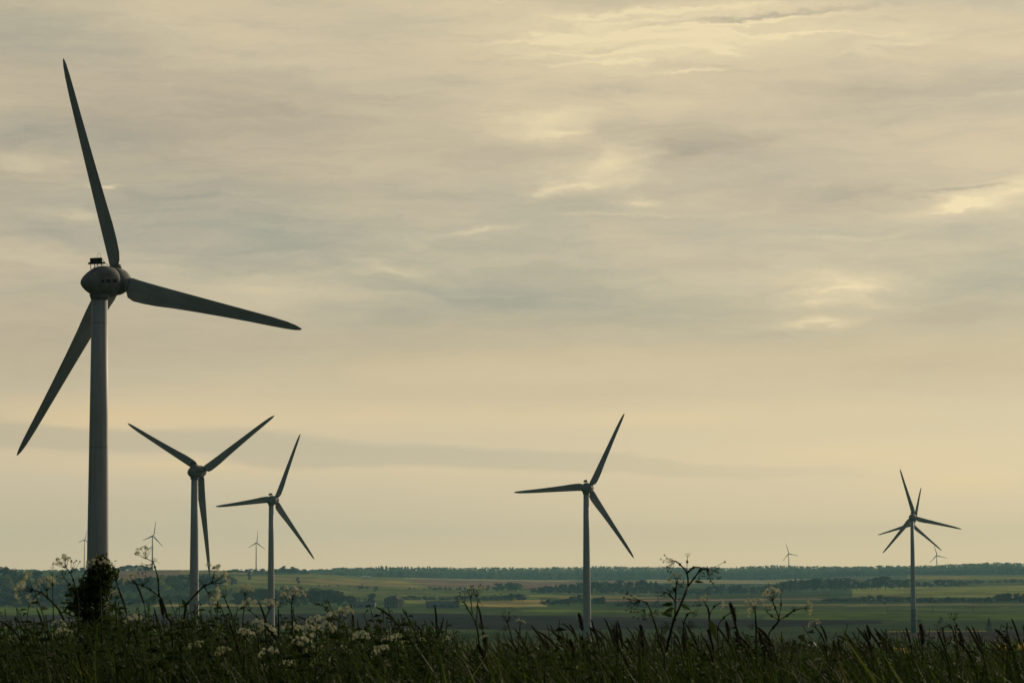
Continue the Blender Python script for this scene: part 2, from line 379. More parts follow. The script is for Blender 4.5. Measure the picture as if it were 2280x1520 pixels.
# ------------------------------------------------------------------ trees
LEAFD = mat('leaf_dark', (.012,.024,.012), .7, .15, var=(.022,.038,.015), vscale=3, objrand=1, trans=.15)
LEAFM = mat('leaf_mid', (.045,.075,.022), .7, .1, var=(.085,.115,.03), vscale=3, objrand=1, trans=.2)
LEAFL = mat('leaf_light', (.20,.23,.06), .7, .1, var=(.30,.32,.08), vscale=3, objrand=.8, trans=.25)
BARK = mat('bark', (.045,.036,.028), .9, .1, var=(.08,.068,.05), vscale=8)
def leaf_quads(cen, size, rng, up=.3, aspect=.75):
    """one small bent leaf-clump quad per centre"""
    n = len(cen); nrm = rng.normal(size=(n, 3)); nrm[:, 2] = np.abs(nrm[:, 2])+up; nrm /= np.linalg.norm(nrm, axis=1)[:, None]
    a = np.cross(nrm, rng.normal(size=(n, 3))); a /= np.linalg.norm(a, axis=1)[:, None]; b = np.cross(nrm, a)
    s = (size*rng.uniform(.6, 1.35, n))[:, None] if np.isscalar(size) else size[:, None]
    V = np.stack([cen-a*s, cen-b*s*aspect, cen+a*s, cen+b*s*aspect], 1).reshape(-1, 3)
    F = np.arange(4*n).reshape(n, 4); return V, F
def crown_points(kind, rng, n):
    """leaf clump centres in a crown of unit height (0..1) and unit width"""
    if kind == 'conifer':
        t = rng.uniform(0, 1, n)**.75; z = .08+.92*t; lay = .65+.35*np.abs(np.sin(z*26))
        r = (1-t)**.9*.5*lay*np.sqrt(rng.uniform(.35, 1, n)); a = rng.uniform(0, 6.283, n)
        return np.stack([r*np.cos(a), r*np.sin(a), z-.06*r], 1)
    if kind == 'poplar': lobes, z0, prof = 16, .10, lambda t: .5*math.sin(math.pi*min(1, max(0, t*.93+.05)))**.55
    elif kind == 'bush': lobes, z0, prof = 12, .02, lambda t: .5*math.sqrt(max(0, 1-(max(0, t-.25)/.78)**2))
    elif kind == 'tall': lobes, z0, prof = 18, .16, lambda t: .5*math.sin(math.pi*min(1, t*.86+.1))**.7
    else: lobes, z0, prof = 17, .17, lambda t: .5*math.sqrt(max(0, 1-((t-.42)/.62)**2))
    C = []
    for i in range(lobes):
        t = rng.uniform(.08, .9) if i else .86
        a = rng.uniform(0, 6.283); pr = prof(t)*rng.uniform(.25, .75)
        rl = rng.uniform(.10, .19)*(1.25 if kind in ('bush', 'round') else 1); rl = min(rl, max(.06, prof(t)*.75))
        C.append((pr*math.cos(a), pr*math.sin(a), z0+(1-z0)*t*.93, rl))
    C = np.array(C); wgt = C[:, 3]**2; idx = rng.choice(len(C), n, p=wgt/wgt.sum())
    d = rng.normal(size=(n, 3)); d /= np.linalg.norm(d, axis=1)[:, None]
    rad = C[idx, 3]*rng.uniform(.45, 1.12, n)**.6
    sc = np.array([1, 1, .55 if kind not in ('poplar', 'tall') else .62])
    p = C[idx, :3]+d*rad[:, None]*sc; p[:, 2] = np.clip(p[:, 2], z0*.7, 1.0); return p
PROTO = {}
def proto(kind, shade, seed):
    key = (kind, shade, seed)
    if key in PROTO: return PROTO[key]
    rng = np.random.default_rng(hash((kind, seed)) % 1000 if False else seed*17+len(kind)*5+ord(kind[0]))
    n = {'bush': 1700, 'conifer': 1500}.get(kind, 2200)
    V, F = leaf_quads(crown_points(kind, rng, n), .030, rng)
    cm = mesh_np('crown', V, F, {'d': LEAFD, 'm': LEAFM, 'l': LEAFL}[shade])
    mb = MB(); lean = rng.uniform(-.02, .02)
    mb.tube([(0,0,-.03),(0,0,.02),(lean*.5,0,.25),(lean,0,.5),(lean*1.4,0,.78)], [.034,.024,.018,.012,.004], 7)
    for q in range(6):
        a = rng.uniform(0, 6.283); z = rng.uniform(.15, .6); l = rng.uniform(.15, .3)
        mb.tube([(0,0,z),(math.cos(a)*l*.5,math.sin(a)*l*.5,z+l*.32),(math.cos(a)*l,math.sin(a)*l,z+l*.8)], [.009,.006,.002], 5)
    tm = mb.mesh('trunk', BARK, True)
    PROTO[key] = (cm, tm); return PROTO[key]
TR = random.Random(11)
def tree(kind, px, base_y, top_y, w_px, label, group=None, cat='tree', shade='d', name=None, D=None, trunk=True):
    seed = TR.randint(0, 2)
    if D is None: g = ground_pt(px, base_y)
    else:
        g = P(px, top_y, D); g.z = ground_z(g.x, g.y)
    top = P(px, top_y, g.y).z; h = max(1.5, top-g.z); wd = w_px*g.y/FPX
    nm = name or {'conifer': 'conifer_tree', 'poplar': 'poplar_tree', 'bush': 'bush'}.get(kind, 'broadleaf_tree')
    cm, tm = proto(kind, shade, seed)
    o = empty(nm, g-Vector((0,0,.15)), TR.uniform(0, 6.28)); o.scale = (wd, wd, h+.15); tag(o, label, cat, group)
    link('crown', cm, o)
    if trunk: link('trunk', tm, o)
    return o
def row(x0, x1, step, base, top, wid, kinds, shades, label, group, jit=3, cat='tree', name=None):
    x = x0
    while x <= x1:
        xx = x+TR.uniform(-.3, .3)*step
        b = interp(xx, base)+TR.uniform(-.8, 1.2); t = interp(xx, top)+TR.uniform(-jit, jit)
        tree(TR.choice(kinds), xx, b, min(t-1.5, b-5), wid*TR.uniform(.95, 1.5), label, group, cat, TR.choice(shades), name)
        x += step*TR.uniform(.75, 1.25)
# left wood: single crowns one can tell apart
tree('round', 100, 1330, 1290, 34, 'pale tree in front of the big dark crown at the left', 'trees of the left wood', shade='l')
tree('tall', 167, 1318, 1284, 26, 'pale green tree just left of the leafy shrub', 'trees of the left wood', shade='l')
tree('round', 14, 1346, 1314, 44, 'brownish green round tree low at the left edge', 'trees of the left wood', shade='m')
tree('round', 285, 1324, 1284, 40, 'mid green round tree right of the largest tower', 'trees of the left wood', shade='m')
tree('tall', 62, 1320, 1264, 30, 'light topped tree between the tallest and the big dark crowns', 'trees of the left wood', shade='l')
tree('tall', 6, 1322, 1256, 44, 'tall dark crown at the left edge of the wood, its top highest against the sky', 'trees of the left wood', shade='d')
tree('round', 40, 1320, 1263, 46, 'broad mid green tree beside the tallest crown at the left edge', 'trees of the left wood', shade='m')
tree('poplar', 20, 1318, 1264, 17, 'narrow yellow green tree lit among dark crowns at the left edge', 'trees of the left wood', cat='tree', shade='l')
tree('round', 78, 1316, 1266, 52, 'big round dark tree behind the drooping umbel at the left', 'trees of the left wood', shade='d')
tree('round', 108, 1312, 1271, 34, 'pale green tree right of the big round dark one', 'trees of the left wood', shade='l')
tree('tall', 142, 1312, 1269, 32, 'dark green tree behind the tall thin flower stem left of the largest turbine', 'trees of the left wood', shade='m')
tree('bush', 177, 1300, 1279, 17, 'small bright green bush left of the largest turbine tower', 'trees of the left wood', 'bush', 'l')
tree('round', 357, 1324, 1276, 42, 'large rounded grey green tree between the two left towers', 'trees of the left wood', shade='l')
row(-20, 250, 16, [(-50,1336),(300,1330)], [(-50,1308),(60,1300),(150,1300),(250,1300)], 30, ['round','tall','bush'], 'ddm', 'dark tree in the low front rows of the wood left of the largest turbine', 'front trees of the left wood', 5)
row(-25, 250, 14, [(-50,1351),(300,1346)], [(-50,1320),(100,1326),(250,1322)], 27, ['round','bush'], 'ddd', 'dark tree in the low front rows of the wood left of the largest turbine', 'front trees of the left wood', 5)
row(-30, 200, 22, [(-50,1330),(210,1306)], [(-50,1275),(120,1282),(210,1284)], 34, ['round','tall'], 'dml', 'tree in the back rows of the wood left of the largest turbine', 'back trees of the left wood', 4)
row(250, 480, 15, [(250,1326),(480,1316)], [(250,1286),(330,1282),(390,1278),(480,1279)], 30, ['round','tall'], 'ddm', 'dark tree of the wood between the largest turbine and its neighbour', 'trees between the two left towers', 4)
row(250, 470, 14, [(250,1347),(470,1346)], [(250,1322),(370,1324),(470,1322)], 24, ['round','bush'], 'ddm', 'low dark tree at the field edge between the two left towers', 'field edge trees between the two left towers', 4)
row(480, 518, 11, [(480,1304),(520,1304)], [(480,1280),(505,1279),(520,1286)], 22, ['round'], 'dd', 'dark tree at the right end of the hillside copse beside the second tower', 'copse beside the second tower', 2)
row(160, 200, 9, [(150,1276),(210,1276)], [(150,1264),(210,1262)], 14, ['round'], 'dm', 'hazy ridge tree behind the small turbine left of the largest tower', 'ridge trees left of the largest tower', 2)
row(252, 335, 9, [(250,1270),(340,1270)], [(250,1266),(270,1260),(290,1257),(315,1258),(335,1265)], 18, ['round'], 'dd', 'tree of the dark rounded clump on the ridge beside the small turbine', 'ridge clump right of the largest tower', 1)
row(505, 600, 9, [(500,1274),(600,1276)], [(500,1269),(540,1266),(600,1267)], 14, ['round','bush'], 'dm', 'low hazy tree on the ridge around the foot of a small turbine', 'ridge trees around the small turbine', 1)
row(612, 684, 9, [(600,1278),(690,1278)], [(610,1266),(632,1264),(650,1265),(684,1267)], 15, ['round'], 'dd', 'low tree of the dark ridge clump right of the third tower', 'ridge clump right of the third tower', 1)
tree('round', 631, 1278, 1257, 17, 'domed taller tree at the left of the dark ridge clump behind the third tower', 'ridge clump right of the third tower')
tree('round', 654, 1278, 1259, 20, 'domed taller tree at the right of the dark ridge clump behind the third tower', 'ridge clump right of the third tower')
tree('poplar', 555, 1294, 1271, 11, 'lone tall narrow tree on the hill meadow left of the third tower')
tree('round', 664, 1301, 1283, 10, 'lone small rounded tree on the hill meadow right of the third tower')
row(525, 800, 13, [(520,1349),(800,1350)], [(520,1318),(600,1310),(660,1308),(715,1309),(745,1315),(800,1330)], 24, ['round','bush','tall'], 'ddm', 'dark tree of the copse at the hill foot around the third tower', 'copse at the hill foot', 5)
row(530, 760, 17, [(520,1338),(760,1338)], [(520,1312),(600,1308),(665,1304),(715,1305),(760,1318)], 26, ['round','tall'], 'dml', 'dark tree of the copse at the hill foot around the third tower', 'copse at the hill foot', 3)
tree('bush', 804, 1312, 1298, 19, 'largest round bush on the meadow edge above the old house', cat='bush')
tree('bush', 818, 1311, 1302, 9, 'small bush touching the largest round bush on the meadow edge', cat='bush')
tree('bush', 837, 1316, 1304, 15, 'squat bush right of the largest round bush on the meadow edge', cat='bush')
tree('round', 823, 1349, 1319, 30, 'round dark tree just left of the old house')
for i, (x, y) in enumerate([(710,1303),(724,1304),(733,1304),(752,1304),(779,1306),(790,1307),(912,1310),(922,1311),(945,1312)]):
    tree('bush', x, y+1, y-3, 8, 'tiny dark bush on the field boundary line of the hill meadow', 'tiny bushes on the field boundary', 'bush')
row(890, 1100, 11, [(880,1334),(1100,1337)], [(880,1327),(980,1325),(1100,1329)], 17, ['bush'], 'dd', 'low dark hedge bush behind the old house', 'hedge bushes behind the old house', 1, 'bush')
row(955, 1050, 12, [(950,1312),(1050,1314)], [(950,1306),(1050,1308)], 10, ['bush'], 'dm', 'small hedge bush below the brown hillside field', 'small bushes below the brown field', 1, 'bush')
tree('round', 1085, 1316, 1302, 11, 'small round tree standing alone below the brown hillside field')
row(1105, 1160, 12, [(1100,1315),(1160,1316)], [(1100,1297),(1120,1295),(1160,1298)], 20, ['round'], 'dd', 'tree of the dark clump right of the brown hillside field', 'clump right of the brown field', 2)
row(1098, 1165, 11, [(1090,1336),(1170,1337)], [(1090,1324),(1130,1322),(1150,1317),(1170,1326)], 20, ['round','bush'], 'dd', 'dark tree of the short thicket in the middle of the plain', 'short thicket in the plain', 2)
row(1190, 1520, 10, [(1190,1321),(1520,1326)], [(1190,1310),(1230,1304),(1265,1299),(1290,1300),(1320,1290),(1350,1298),(1400,1296),(1440,1291),(1470,1299),(1520,1305)], 20, ['round','tall','conifer'], 'ddm', 'tree of the long dark treeline crossing the plain behind the middle turbine', 'long treeline behind the middle turbine', 3)
row(1255, 1520, 15, [(1190,1317),(1520,1318)], [(1190,1306),(1320,1292),(1440,1293),(1520,1303)], 20, ['round','tall'], 'dml', 'tree of the long dark treeline crossing the plain behind the middle turbine', 'long treeline behind the middle turbine', 3)
row(1520, 1890, 11, [(1520,1326),(1700,1322),(1890,1314)], [(1520,1309),(1600,1304),(1680,1305),(1740,1297),(1790,1288),(1860,1288),(1890,1293)], 22, ['round','tall','conifer'], 'ddm', 'tree of the long dark treeline between the middle and right turbines', 'long treeline right of the middle turbine', 4)
row(1750, 1900, 16, [(1750,1312),(1900,1308)], [(1750,1292),(1820,1286),(1900,1287)], 26, ['round','tall'], 'ddm', 'tree of the long dark treeline between the middle and right turbines', 'long treeline right of the middle turbine', 3)
row(1905, 2050, 12, [(1900,1313),(2050,1309)], [(1900,1298),(1940,1286),(1968,1279),(1990,1288),(2050,1291)], 24, ['round','tall'], 'ddm', 'tree of the broad dark clump around the right turbine tower', 'clump around the right turbine', 3)
row(2060, 2165, 12, [(2060,1308),(2165,1302)], [(2060,1293),(2100,1290),(2165,1294)], 18, ['round','bush'], 'dd', 'tree of the narrow clump just right of the right turbine tower', 'clump right of the right turbine', 2)
row(2170, 2290, 15, [(2170,1297),(2290,1296)], [(2170,1291),(2290,1290)], 17, ['bush'], 'dm', 'thin distant hedge bush near the right edge of the plain', 'distant hedge at the right edge', 1, 'bush')
row(1212, 1352, 9, [(1210,1346),(1350,1346)], [(1210,1335),(1250,1334),(1282,1326),(1296,1322),(1320,1332),(1342,1328),(1350,1333)], 18, ['round','bush'], 'dd', 'dark tree of the thicket at the middle turbine tower', 'thicket at the middle turbine', 3)
row(1375, 1482, 11, [(1370,1349),(1480,1354)], [(1370,1338),(1410,1337),(1480,1340)], 20, ['bush'], 'dd', 'dark low bush of the thicket right of the middle turbine tower', 'low thicket right of the middle turbine', 2, 'bush')
row(1835, 2120, 8, [(1835,1339),(2120,1341)], [(1835,1332),(1900,1330),(1930,1325),(1990,1326),(2040,1331),(2120,1330)], 15, ['bush','round'], 'dd', 'bush of the long straight hedgerow crossing behind the right turbine', 'hedgerow behind the right turbine', 2, 'bush')
row(2120, 2290, 9, [(2120,1340),(2290,1341)], [(2120,1330),(2200,1330),(2225,1322),(2245,1318),(2290,1320)], 18, ['bush','round'], 'dd', 'taller bush of the hedgerow at the right edge of the plain', 'hedgerow at the right edge', 2, 'bush')
tree('bush', 1968, 1346, 1336, 9, 'tiny lone bush below the hedgerow left of the right turbine', cat='bush')
tree('bush', 2046, 1385, 1377, 19, 'low wide bush at the field edge right of the right tower foot', cat='bush')
tree('round', 2093, 1391, 1372, 12, 'small rounded tree alone in the field right of the right tower')
tree('conifer', 2202, 1407, 1374, 20, 'dark pointed tree alone near the right edge')
tree('bush', 2152, 1405, 1393, 12, 'small pale bush left of the dark pointed tree', cat='bush', shade='m')
row(1850, 1890, 12, [(1840,1340),(1900,1340)], [(1840,1331),(1900,1331)], 14, ['bush'], 'd', 'bush of the long straight hedgerow crossing behind the right turbine', 'hedgerow behind the right turbine', 1, 'bush')

# far wood on the ridge: one mass
def far_wood():
    rng = np.random.default_rng(5); VV, FF, nv = [], [], 0
    CP = [crown_points(k, np.random.default_rng(40+i), 170) for i, k in enumerate(['round', 'round', 'tall', 'conifer', 'round', 'bush'])]
    def add(px, D, top_px, w_m, kind):
        nonlocal nv
        p = P(px, top_px, D); gz = ground_z(p.x, p.y); h = max(7.0, min(24.0, p.z-gz)); z0 = p.z-h
        c = CP[kind]; a = rng.uniform(0, 6.28); ca, sa = math.cos(a), math.sin(a)
        q = np.stack([(c[:, 0]*ca-c[:, 1]*sa)*w_m+p.x, (c[:, 0]*sa+c[:, 1]*ca)*w_m+p.y, c[:, 2]*h+min(z0, gz)+max(0, z0-gz)], 1)
        v, f = leaf_quads(q, 1.0, rng); VV.append(v); FF.append(f+nv); nv += len(v)
    x = 690.0
    while x < 2560:
        for k in range(5):
            add(x+rng.uniform(-4, 4), interp(x, D_TAB)+k*70-rng.uniform(0, 25), interp(x, T_TAB)+12+rng.uniform(-2, 3), rng.uniform(8, 13), 5)
            D = interp(x, D_TAB)+20+k*70+rng.uniform(0, 45)
            ty = interp(x, T_TAB)
            t = ty+(4-k)*2.6+rng.normal()*.9 if k < 4 else ty+.9+.8*math.sin(x*.05)+.6*math.sin(x*.13+1)+abs(rng.normal())*.5
            kd = int(rng.choice([0,1,2,3,4], p=[.34,.20,.10,.03,.33])) if not (700 < x < 960 and k >= 3) else int(rng.choice([2,3], p=[.5,.5]))
            add(x+rng.uniform(-4, 4), D, t, rng.uniform(12, 20) if kd != 3 else rng.uniform(5, 8), kd)
        x += rng.uniform(4.5, 7)
    x = -420.0
    while x < 700:
        for k in range(2):
            add(x+rng.uniform(-4, 4), 4600+k*120+rng.uniform(0, 60), interp(x, T_TAB)+rng.uniform(2.0, 4.5), rng.uniform(8, 13), int(rng.integers(0, 3)))
        x += rng.uniform(8, 12)
    m = mat('far_wood_leaves', (.10,.165,.10), .8, .05, var=(.23,.31,.15), vscale=.018, trans=.2)
    o = link('forest', mesh_np('forest', np.concatenate(VV), np.concatenate(FF), m))
    tag(o, 'long hazy blue green wood along the far ridge under the sky', 'forest', kind='stuff')
far_wood()

# ------------------------------------------------------------------ small far buildings and poles
WALLW = mat('pale_wall', (.62,.60,.55), .8, .2, var=(.5,.48,.44), vscale=.6)
WALLB = mat('old_brick_wall', (.085,.060,.050), .9, .1, var=(.14,.11,.09), vscale=.8)
ROOFR = mat('reddish_roof', (.105,.050,.036), .85, .1, var=(.06,.035,.03), vscale=.9)
ROOFG = mat('grey_roof', (.075,.075,.078), .8, .2, var=(.11,.11,.11), vscale=.5)
GLASS = mat('dark_window_glass', (.02,.024,.03), .15, .5)
FRAME = mat('pale_window_frame', (.45,.43,.40), .7, .2)
ORNG = mat('orange_wall', (.45,.17,.075), .8, .2, var=(.34,.13,.06), vscale=.6)
WOODP = mat('weathered_pole_wood', (.07,.055,.042), .9, .1, var=(.11,.09,.07), vscale=2)
def building(name, px, base_y, w_m, d_m, h_m, roof_h, wallm, roofm, label, cat, rz=0, hip=False, wins=0, rows=1, chimney=False, g=None):
    g = g or ground_pt(px, base_y)
    o = empty(name, g, rz); tag(o, label, cat)
    MB().box((0,0,h_m/2-.4), (w_m,d_m,h_m+.8)).build('wall', wallm, o)
    e = .4; W, Dp = w_m/2+e, d_m/2+e; z = h_m+.02; rw = W*(.35 if hip else 1.0)
    rb = MB().add([(-W,-Dp,z),(W,-Dp,z),(W,Dp,z),(-W,Dp,z),(-rw,0,z+roof_h),(rw,0,z+roof_h)], [(0,1,5,4),(2,3,4,5),(1,2,5),(3,0,4),(3,2,1,0)])
    rf = rb.build('roof', roofm, o)
    if chimney: MB().box((w_m*.15, d_m*.1, h_m+roof_h+.1), (.7,.7,1.6)).build('chimney', wallm, rf)
    for r in range(rows):
        for i in range(wins):
            x = -w_m/2+w_m*(i+.5)/wins; zz = h_m*(r+.5)/rows+.1
            wn_ = MB().box((x, -d_m/2-.03, zz), (1.15,.10,1.5)).build('window', FRAME, o)
            MB().box((x, -d_m/2-.085, zz), (.85,.05,1.2)).build('pane', GLASS, wn_)
    return o
building('old_house', 876, 1352, 11.0, 8.5, 6.4, 2.6, WALLB, ROOFR, 'dark two-storey old house with low red roof on the plain', 'house', R(-28), True, 4, 2, True)
building('farm_barn', 985, 1353, 24, 9, 2.6, 2.6, WALLB, ROOFG, 'long low dark barn right of the old house', 'barn', R(4), False, 4, 1)
building('farm_shed', 812, 1352, 16, 8, 2.2, 2.2, WALLB, ROOFG, 'low grey roofed shed left of the old house', 'shed', R(-6), False, 3, 1)
building('garden_hut', 801, 1343, 2.2, 2.2, 3.6, .8, WALLW, ROOFG, 'tiny narrow white hut left of the old house', 'hut', 0, False, 1, 1)
building('orange_house', 97, 1351, 6.5, 5, 2.6, 1.4, ORNG, ROOFR, 'tiny orange house at the foot of the left wood', 'house', R(10), False, 2, 1)
building('white_shed', 470, 1346, 5, 4, 1.8, .8, WALLW, ROOFG, 'tiny white shed right of the second tower', 'shed', R(5), False, 2, 1)
building('white_barn', 815, 1286, 15, 9, 1.6, .9, WALLW, WALLW, 'long white barn on the skyline meadow before the wood', 'barn', R(3), False, 4, 1)
building('white_barn', 1661, 1305, 14, 8, 1.9, 1.3, WALLW, ROOFG, 'white walled barn with dark roof in the long treeline', 'barn', R(-4), False, 4, 1)
building('white_barn', 1690, 1303, 8, 8, 2.4, 1.2, WALLW, WALLW, 'small white barn right of the dark roofed one in the treeline', 'barn', R(8), False, 2, 1)
building('white_barn', 1905, 1306, 17, 10, 1.6, 2.0, WALLW, WALLW, 'pale roofed barn left of the right turbine tower', 'barn', R(-10), False, 4, 1)
building('white_barn', 2097, 1301, 9, 8, 1.8, 1.6, WALLW, WALLW, 'small pale barn right of the right turbine tower', 'barn', R(5), False, 2, 1)
for x, b, t in ((1975,1366,1350),(2077,1364,1348),(2166,1363,1347),(2259,1302,1290)):
    g = ground_pt(x, b); h = P(x, t, g.y).z-g.z
    o = empty('utility_pole', g); tag(o, 'thin wooden utility pole standing in the fields at the right', 'pole', 'utility poles in the fields')
    MB().tube([(0,0,-.3),(0,0,h)], [.22,.14], 7).build('pole', WOODP, o)
    MB().box((0,0,h-.5), (1.6,.12,.12)).build('crossbar', WOODP, o)
g = ground_pt(2078, 1420); o = empty('marker_post', g); tag(o, 'thin orange marker post in the brown field right of the tower', 'post')
MB().tube([(0,0,-.2),(0,0,2.3)], [.12,.10], 8).build('post', ORNG, o); MB().box((0,0,2.42), (.34,.06,.22)).build('plate', ORNG, o)

# ------------------------------------------------------------------ wind turbines
PAINT = mat('turbine_paint', (.25,.255,.25), .5, .3, var=(.17,.165,.155), vscale=1.1, vs=(1,1,.12))
BLADEM = mat('blade_paint', (.38,.39,.38), .6, .2, var=(.24,.245,.235), vscale=.9, vs=(1,1,.25))
NACM = mat('nacelle_paint', (.22,.23,.22), .8, .15, var=(.11,.11,.105), vscale=1.3, vs=(1,1,.35))
DARKM = mat('dark_metal', (.006,.0065,.007), .8, .1)
SEAM = mat('seam_black', (.02,.02,.02), .8, .1)
# tower paint with the green bands at the foot
TOWM = mat('tower_paint', (.42,.43,.43), .6, .2, var=(.31,.31,.30), vscale=.7, vs=(1,1,.06))
def tower_bands(m):
    nt = m.node_tree; b = nt.nodes['Principled BSDF']; src = b.inputs['Base Color'].links[0].from_socket
    t = N('ShaderNodeTexCoord', nt); s = N('ShaderNodeSeparateXYZ', nt); L(t.outputs['Object'], s.inputs[0], nt); z = s.outputs[2]
    c = src
    for zt, col in ((10.5,(.16,.19,.16)),(8.2,(.115,.145,.115)),(5.9,(.08,.11,.08)),(3.6,(.05,.08,.052)),(1.6,(.03,.055,.032))):
        c = mixc(M('LESS_THAN', z, zt, nt=nt), c, (*col, 1), nt)
    L(c, b.inputs['Base Color'], nt)
tower_bands(TOWM)
def joints(m):
    # flange joints of the tower sections and rain streaks running down from them
    nt = m.node_tree; b = nt.nodes['Principled BSDF']; src = b.inputs['Base Color'].links[0].from_socket
    t = N('ShaderNodeTexCoord', nt); s = N('ShaderNodeSeparateXYZ', nt); L(t.outputs['Object'], s.inputs[0], nt)
    f = M('FRACT', M('DIVIDE', s.outputs[2], 11.3, nt=nt), nt=nt)
    c = mixc(M('MULTIPLY', M('LESS_THAN', f, .010, nt=nt), .3, nt=nt), src, (.03,.03,.03,1), nt)
    mp = N('ShaderNodeMapping', nt); L(t.outputs['Object'], mp.inputs[0], nt); mp.inputs['Scale'].default_value = (5, 5, .05)
    n = N('ShaderNodeTexNoise', nt); L(mp.outputs[0], n.inputs['Vector'], nt); n.inputs['Scale'].default_value = 1.0; n.inputs['Detail'].default_value = 7
    c = mixc(maprange(n.outputs['Fac'], .52, .72, 0, .45, nt), c, (.10,.09,.07,1), nt)
    L(c, b.inputs['Base Color'], nt)
joints(TOWM)
CH = [(1.25,-.62,1.18,.62,26),(1.7,-.66,1.85,.62,24),(2.4,-.62,2.02,.5,21),(3.6,-.58,1.98,.4,17),(5.2,-.55,1.86,.32,13),(7.2,-.53,1.64,.26,10),(10,-.50,1.40,.21,7),(13,-.47,1.18,.16,5),(16,-.44,.98,.12,3),(18.5,-.41,.84,.085,2),(20.3,-.33,.66,.055,1),(21.3,-.22,.46,.035,0),(21.8,-.10,.24,.02,0),(22,-.02,.07,.01,0)]
def blade_mesh():
    vs, fs, n = [], [], 16
    for r, le, ch, th, tw in CH:
        c, s_ = math.cos(R(tw*.6)), math.sin(R(tw*.6))
        for k in range(n):
            a = 2*math.pi*k/n; u = .5-.5*math.cos(a)                 # 0 leading .. 1 trailing
            tshape = 2.6*(math.sqrt(max(u, 0))*.55-.42*u-.13*u*u*1.0) if r > 1.5 else math.sqrt(max(0, u*(1-u)))*2*.9
            y = (1 if a < math.pi else -1)*max(tshape, 0)*th*.5+.02*math.sin(math.pi*u)*ch
            x = le+ch*u; vs.append((x*c+y*s_, -x*s_+y*c, r))
    m = len(CH)
    for i in range(m-1):
        for k in range(n): fs.append((i*n+k, i*n+(k+1)%n, (i+1)*n+(k+1)%n, (i+1)*n+k))
    fs += [tuple(range(n))[::-1], tuple((m-1)*n+k for k in range(n))]
    return mesh_np('blade', vs, fs, BLADEM, True)
def lathe_y(prof, n=40):
    vs, fs = [], []
    for y, r in prof:
        for k in range(n):
            a = 2*math.pi*k/n; vs.append((math.cos(a)*r, y, math.sin(a)*r))
    for i in range(len(prof)-1):
        for k in range(n): fs.append((i*n+k, (i+1)*n+k, (i+1)*n+(k+1)%n, i*n+(k+1)%n))
    fs += [tuple(range(n)), tuple((len(prof)-1)*n+k for k in range(n))[::-1]]
    return vs, fs
NPROF = [(-2.30,.04),(-2.25,.20),(-2.10,.38),(-1.80,.62),(-1.4,.87),(-.95,1.10),(-.4,1.34),(.1,1.44),(.65,1.46),(1.1,1.41),(1.45,1.33)]
SPROF = [(1.51,1.31),(1.8,1.31),(2.4,1.25),(2.9,1.08),(3.32,.80),(3.6,.45),(3.72,.16),(3.74,.03)]
def nrad(y): return interp(y, NPROF)
M_BLADE = blade_mesh(); M_NAC = mesh_np('nacelle', *lathe_y(NPROF), NACM, True); M_SPIN = mesh_np('spinner', *lathe_y(SPROF), NACM, True)
M_SEAM = mesh_np('seam_ring', *lathe_y([(1.44,1.345),(1.445,1.36),(1.515,1.36),(1.52,1.325)]), SEAM, True)
def collar_mesh():
    b = MB(); b.tube([(.1,0,1.05),(.1,0,1.42),(.1,0,1.5)], [.60,.60,.52], 20); return b.mesh('blade_root', DARKM if False else NACM, True)
M_COL = collar_mesh()
def slot_mesh(y, w_, h_):
    b = MB(); r = nrad(y)
    for s_ in (1,): b.box(((r-.02), y, .02), (.10, w_, h_))
    return b.mesh('vent_slot', SEAM)
M_SLOT = [slot_mesh(-.75,.28,.26), slot_mesh(-.20,.54,.32), slot_mesh(.46,.50,.30)]
def box_mesh():
    b = MB()
    b.box((0,0,.62), (.62,.95,.52)); return b.mesh('instrument_box', DARKM)
def frame_mesh():
    b = MB()
    for x in (-.25, .25):
        for y in (-.48, .42): b.tube([(x,y,-.30 if y < 0 else -.12),(x,y,.36)], .035, 6)
        b.tube([(x,-.75,.34),(x,.95,.34)], .035, 6); b.tube([(x,.42,.86),(x,.95,.34)], .022, 5); b.tube([(x,-.45,-.2),(x,.5,.30)], .022, 5); b.tube([(x,.95,.34),(x,1.3,.10)], .022, 5)
    b.box((0,-.70,.42), (.6,.10,.16)); b.box((0,.80,.42), (.5,.10,.14))
    b.tube([(.15+.0,.28+.20*math.cos(a),1.06+.22*math.sin(a)) for a in np.linspace(-1.57, 4.71, 17)], .013, 5)
    return b.mesh('box_frame', DARKM)
M_BOX, M_FRM = box_mesh(), frame_mesh()
def tower_mesh(H):
    b = MB(); hs = [-.6, 0, H*.25, H*.5, H*.75, H-1.55]
    b.tube([(0,0,h) for h in hs], [1.30 if h <= 0 else 1.28-(1.28-.70)*(h/H)**.92 for h in hs], 40)
    return b.mesh('tower', TOWM, True)
HAZEPALE = mat('haze_paled_paint', (.62,.63,.63), .6, .2, var=(.5,.5,.5))  # far turbines: fading by distance haze put into a paler paint colour
M_BLADE2 = M_BLADE.copy(); M_BLADE2.materials[0] = HAZEPALE; M_NAC2 = M_NAC.copy(); M_NAC2.materials[0] = HAZEPALE; M_SPIN2 = M_SPIN.copy(); M_SPIN2.materials[0] = HAZEPALE
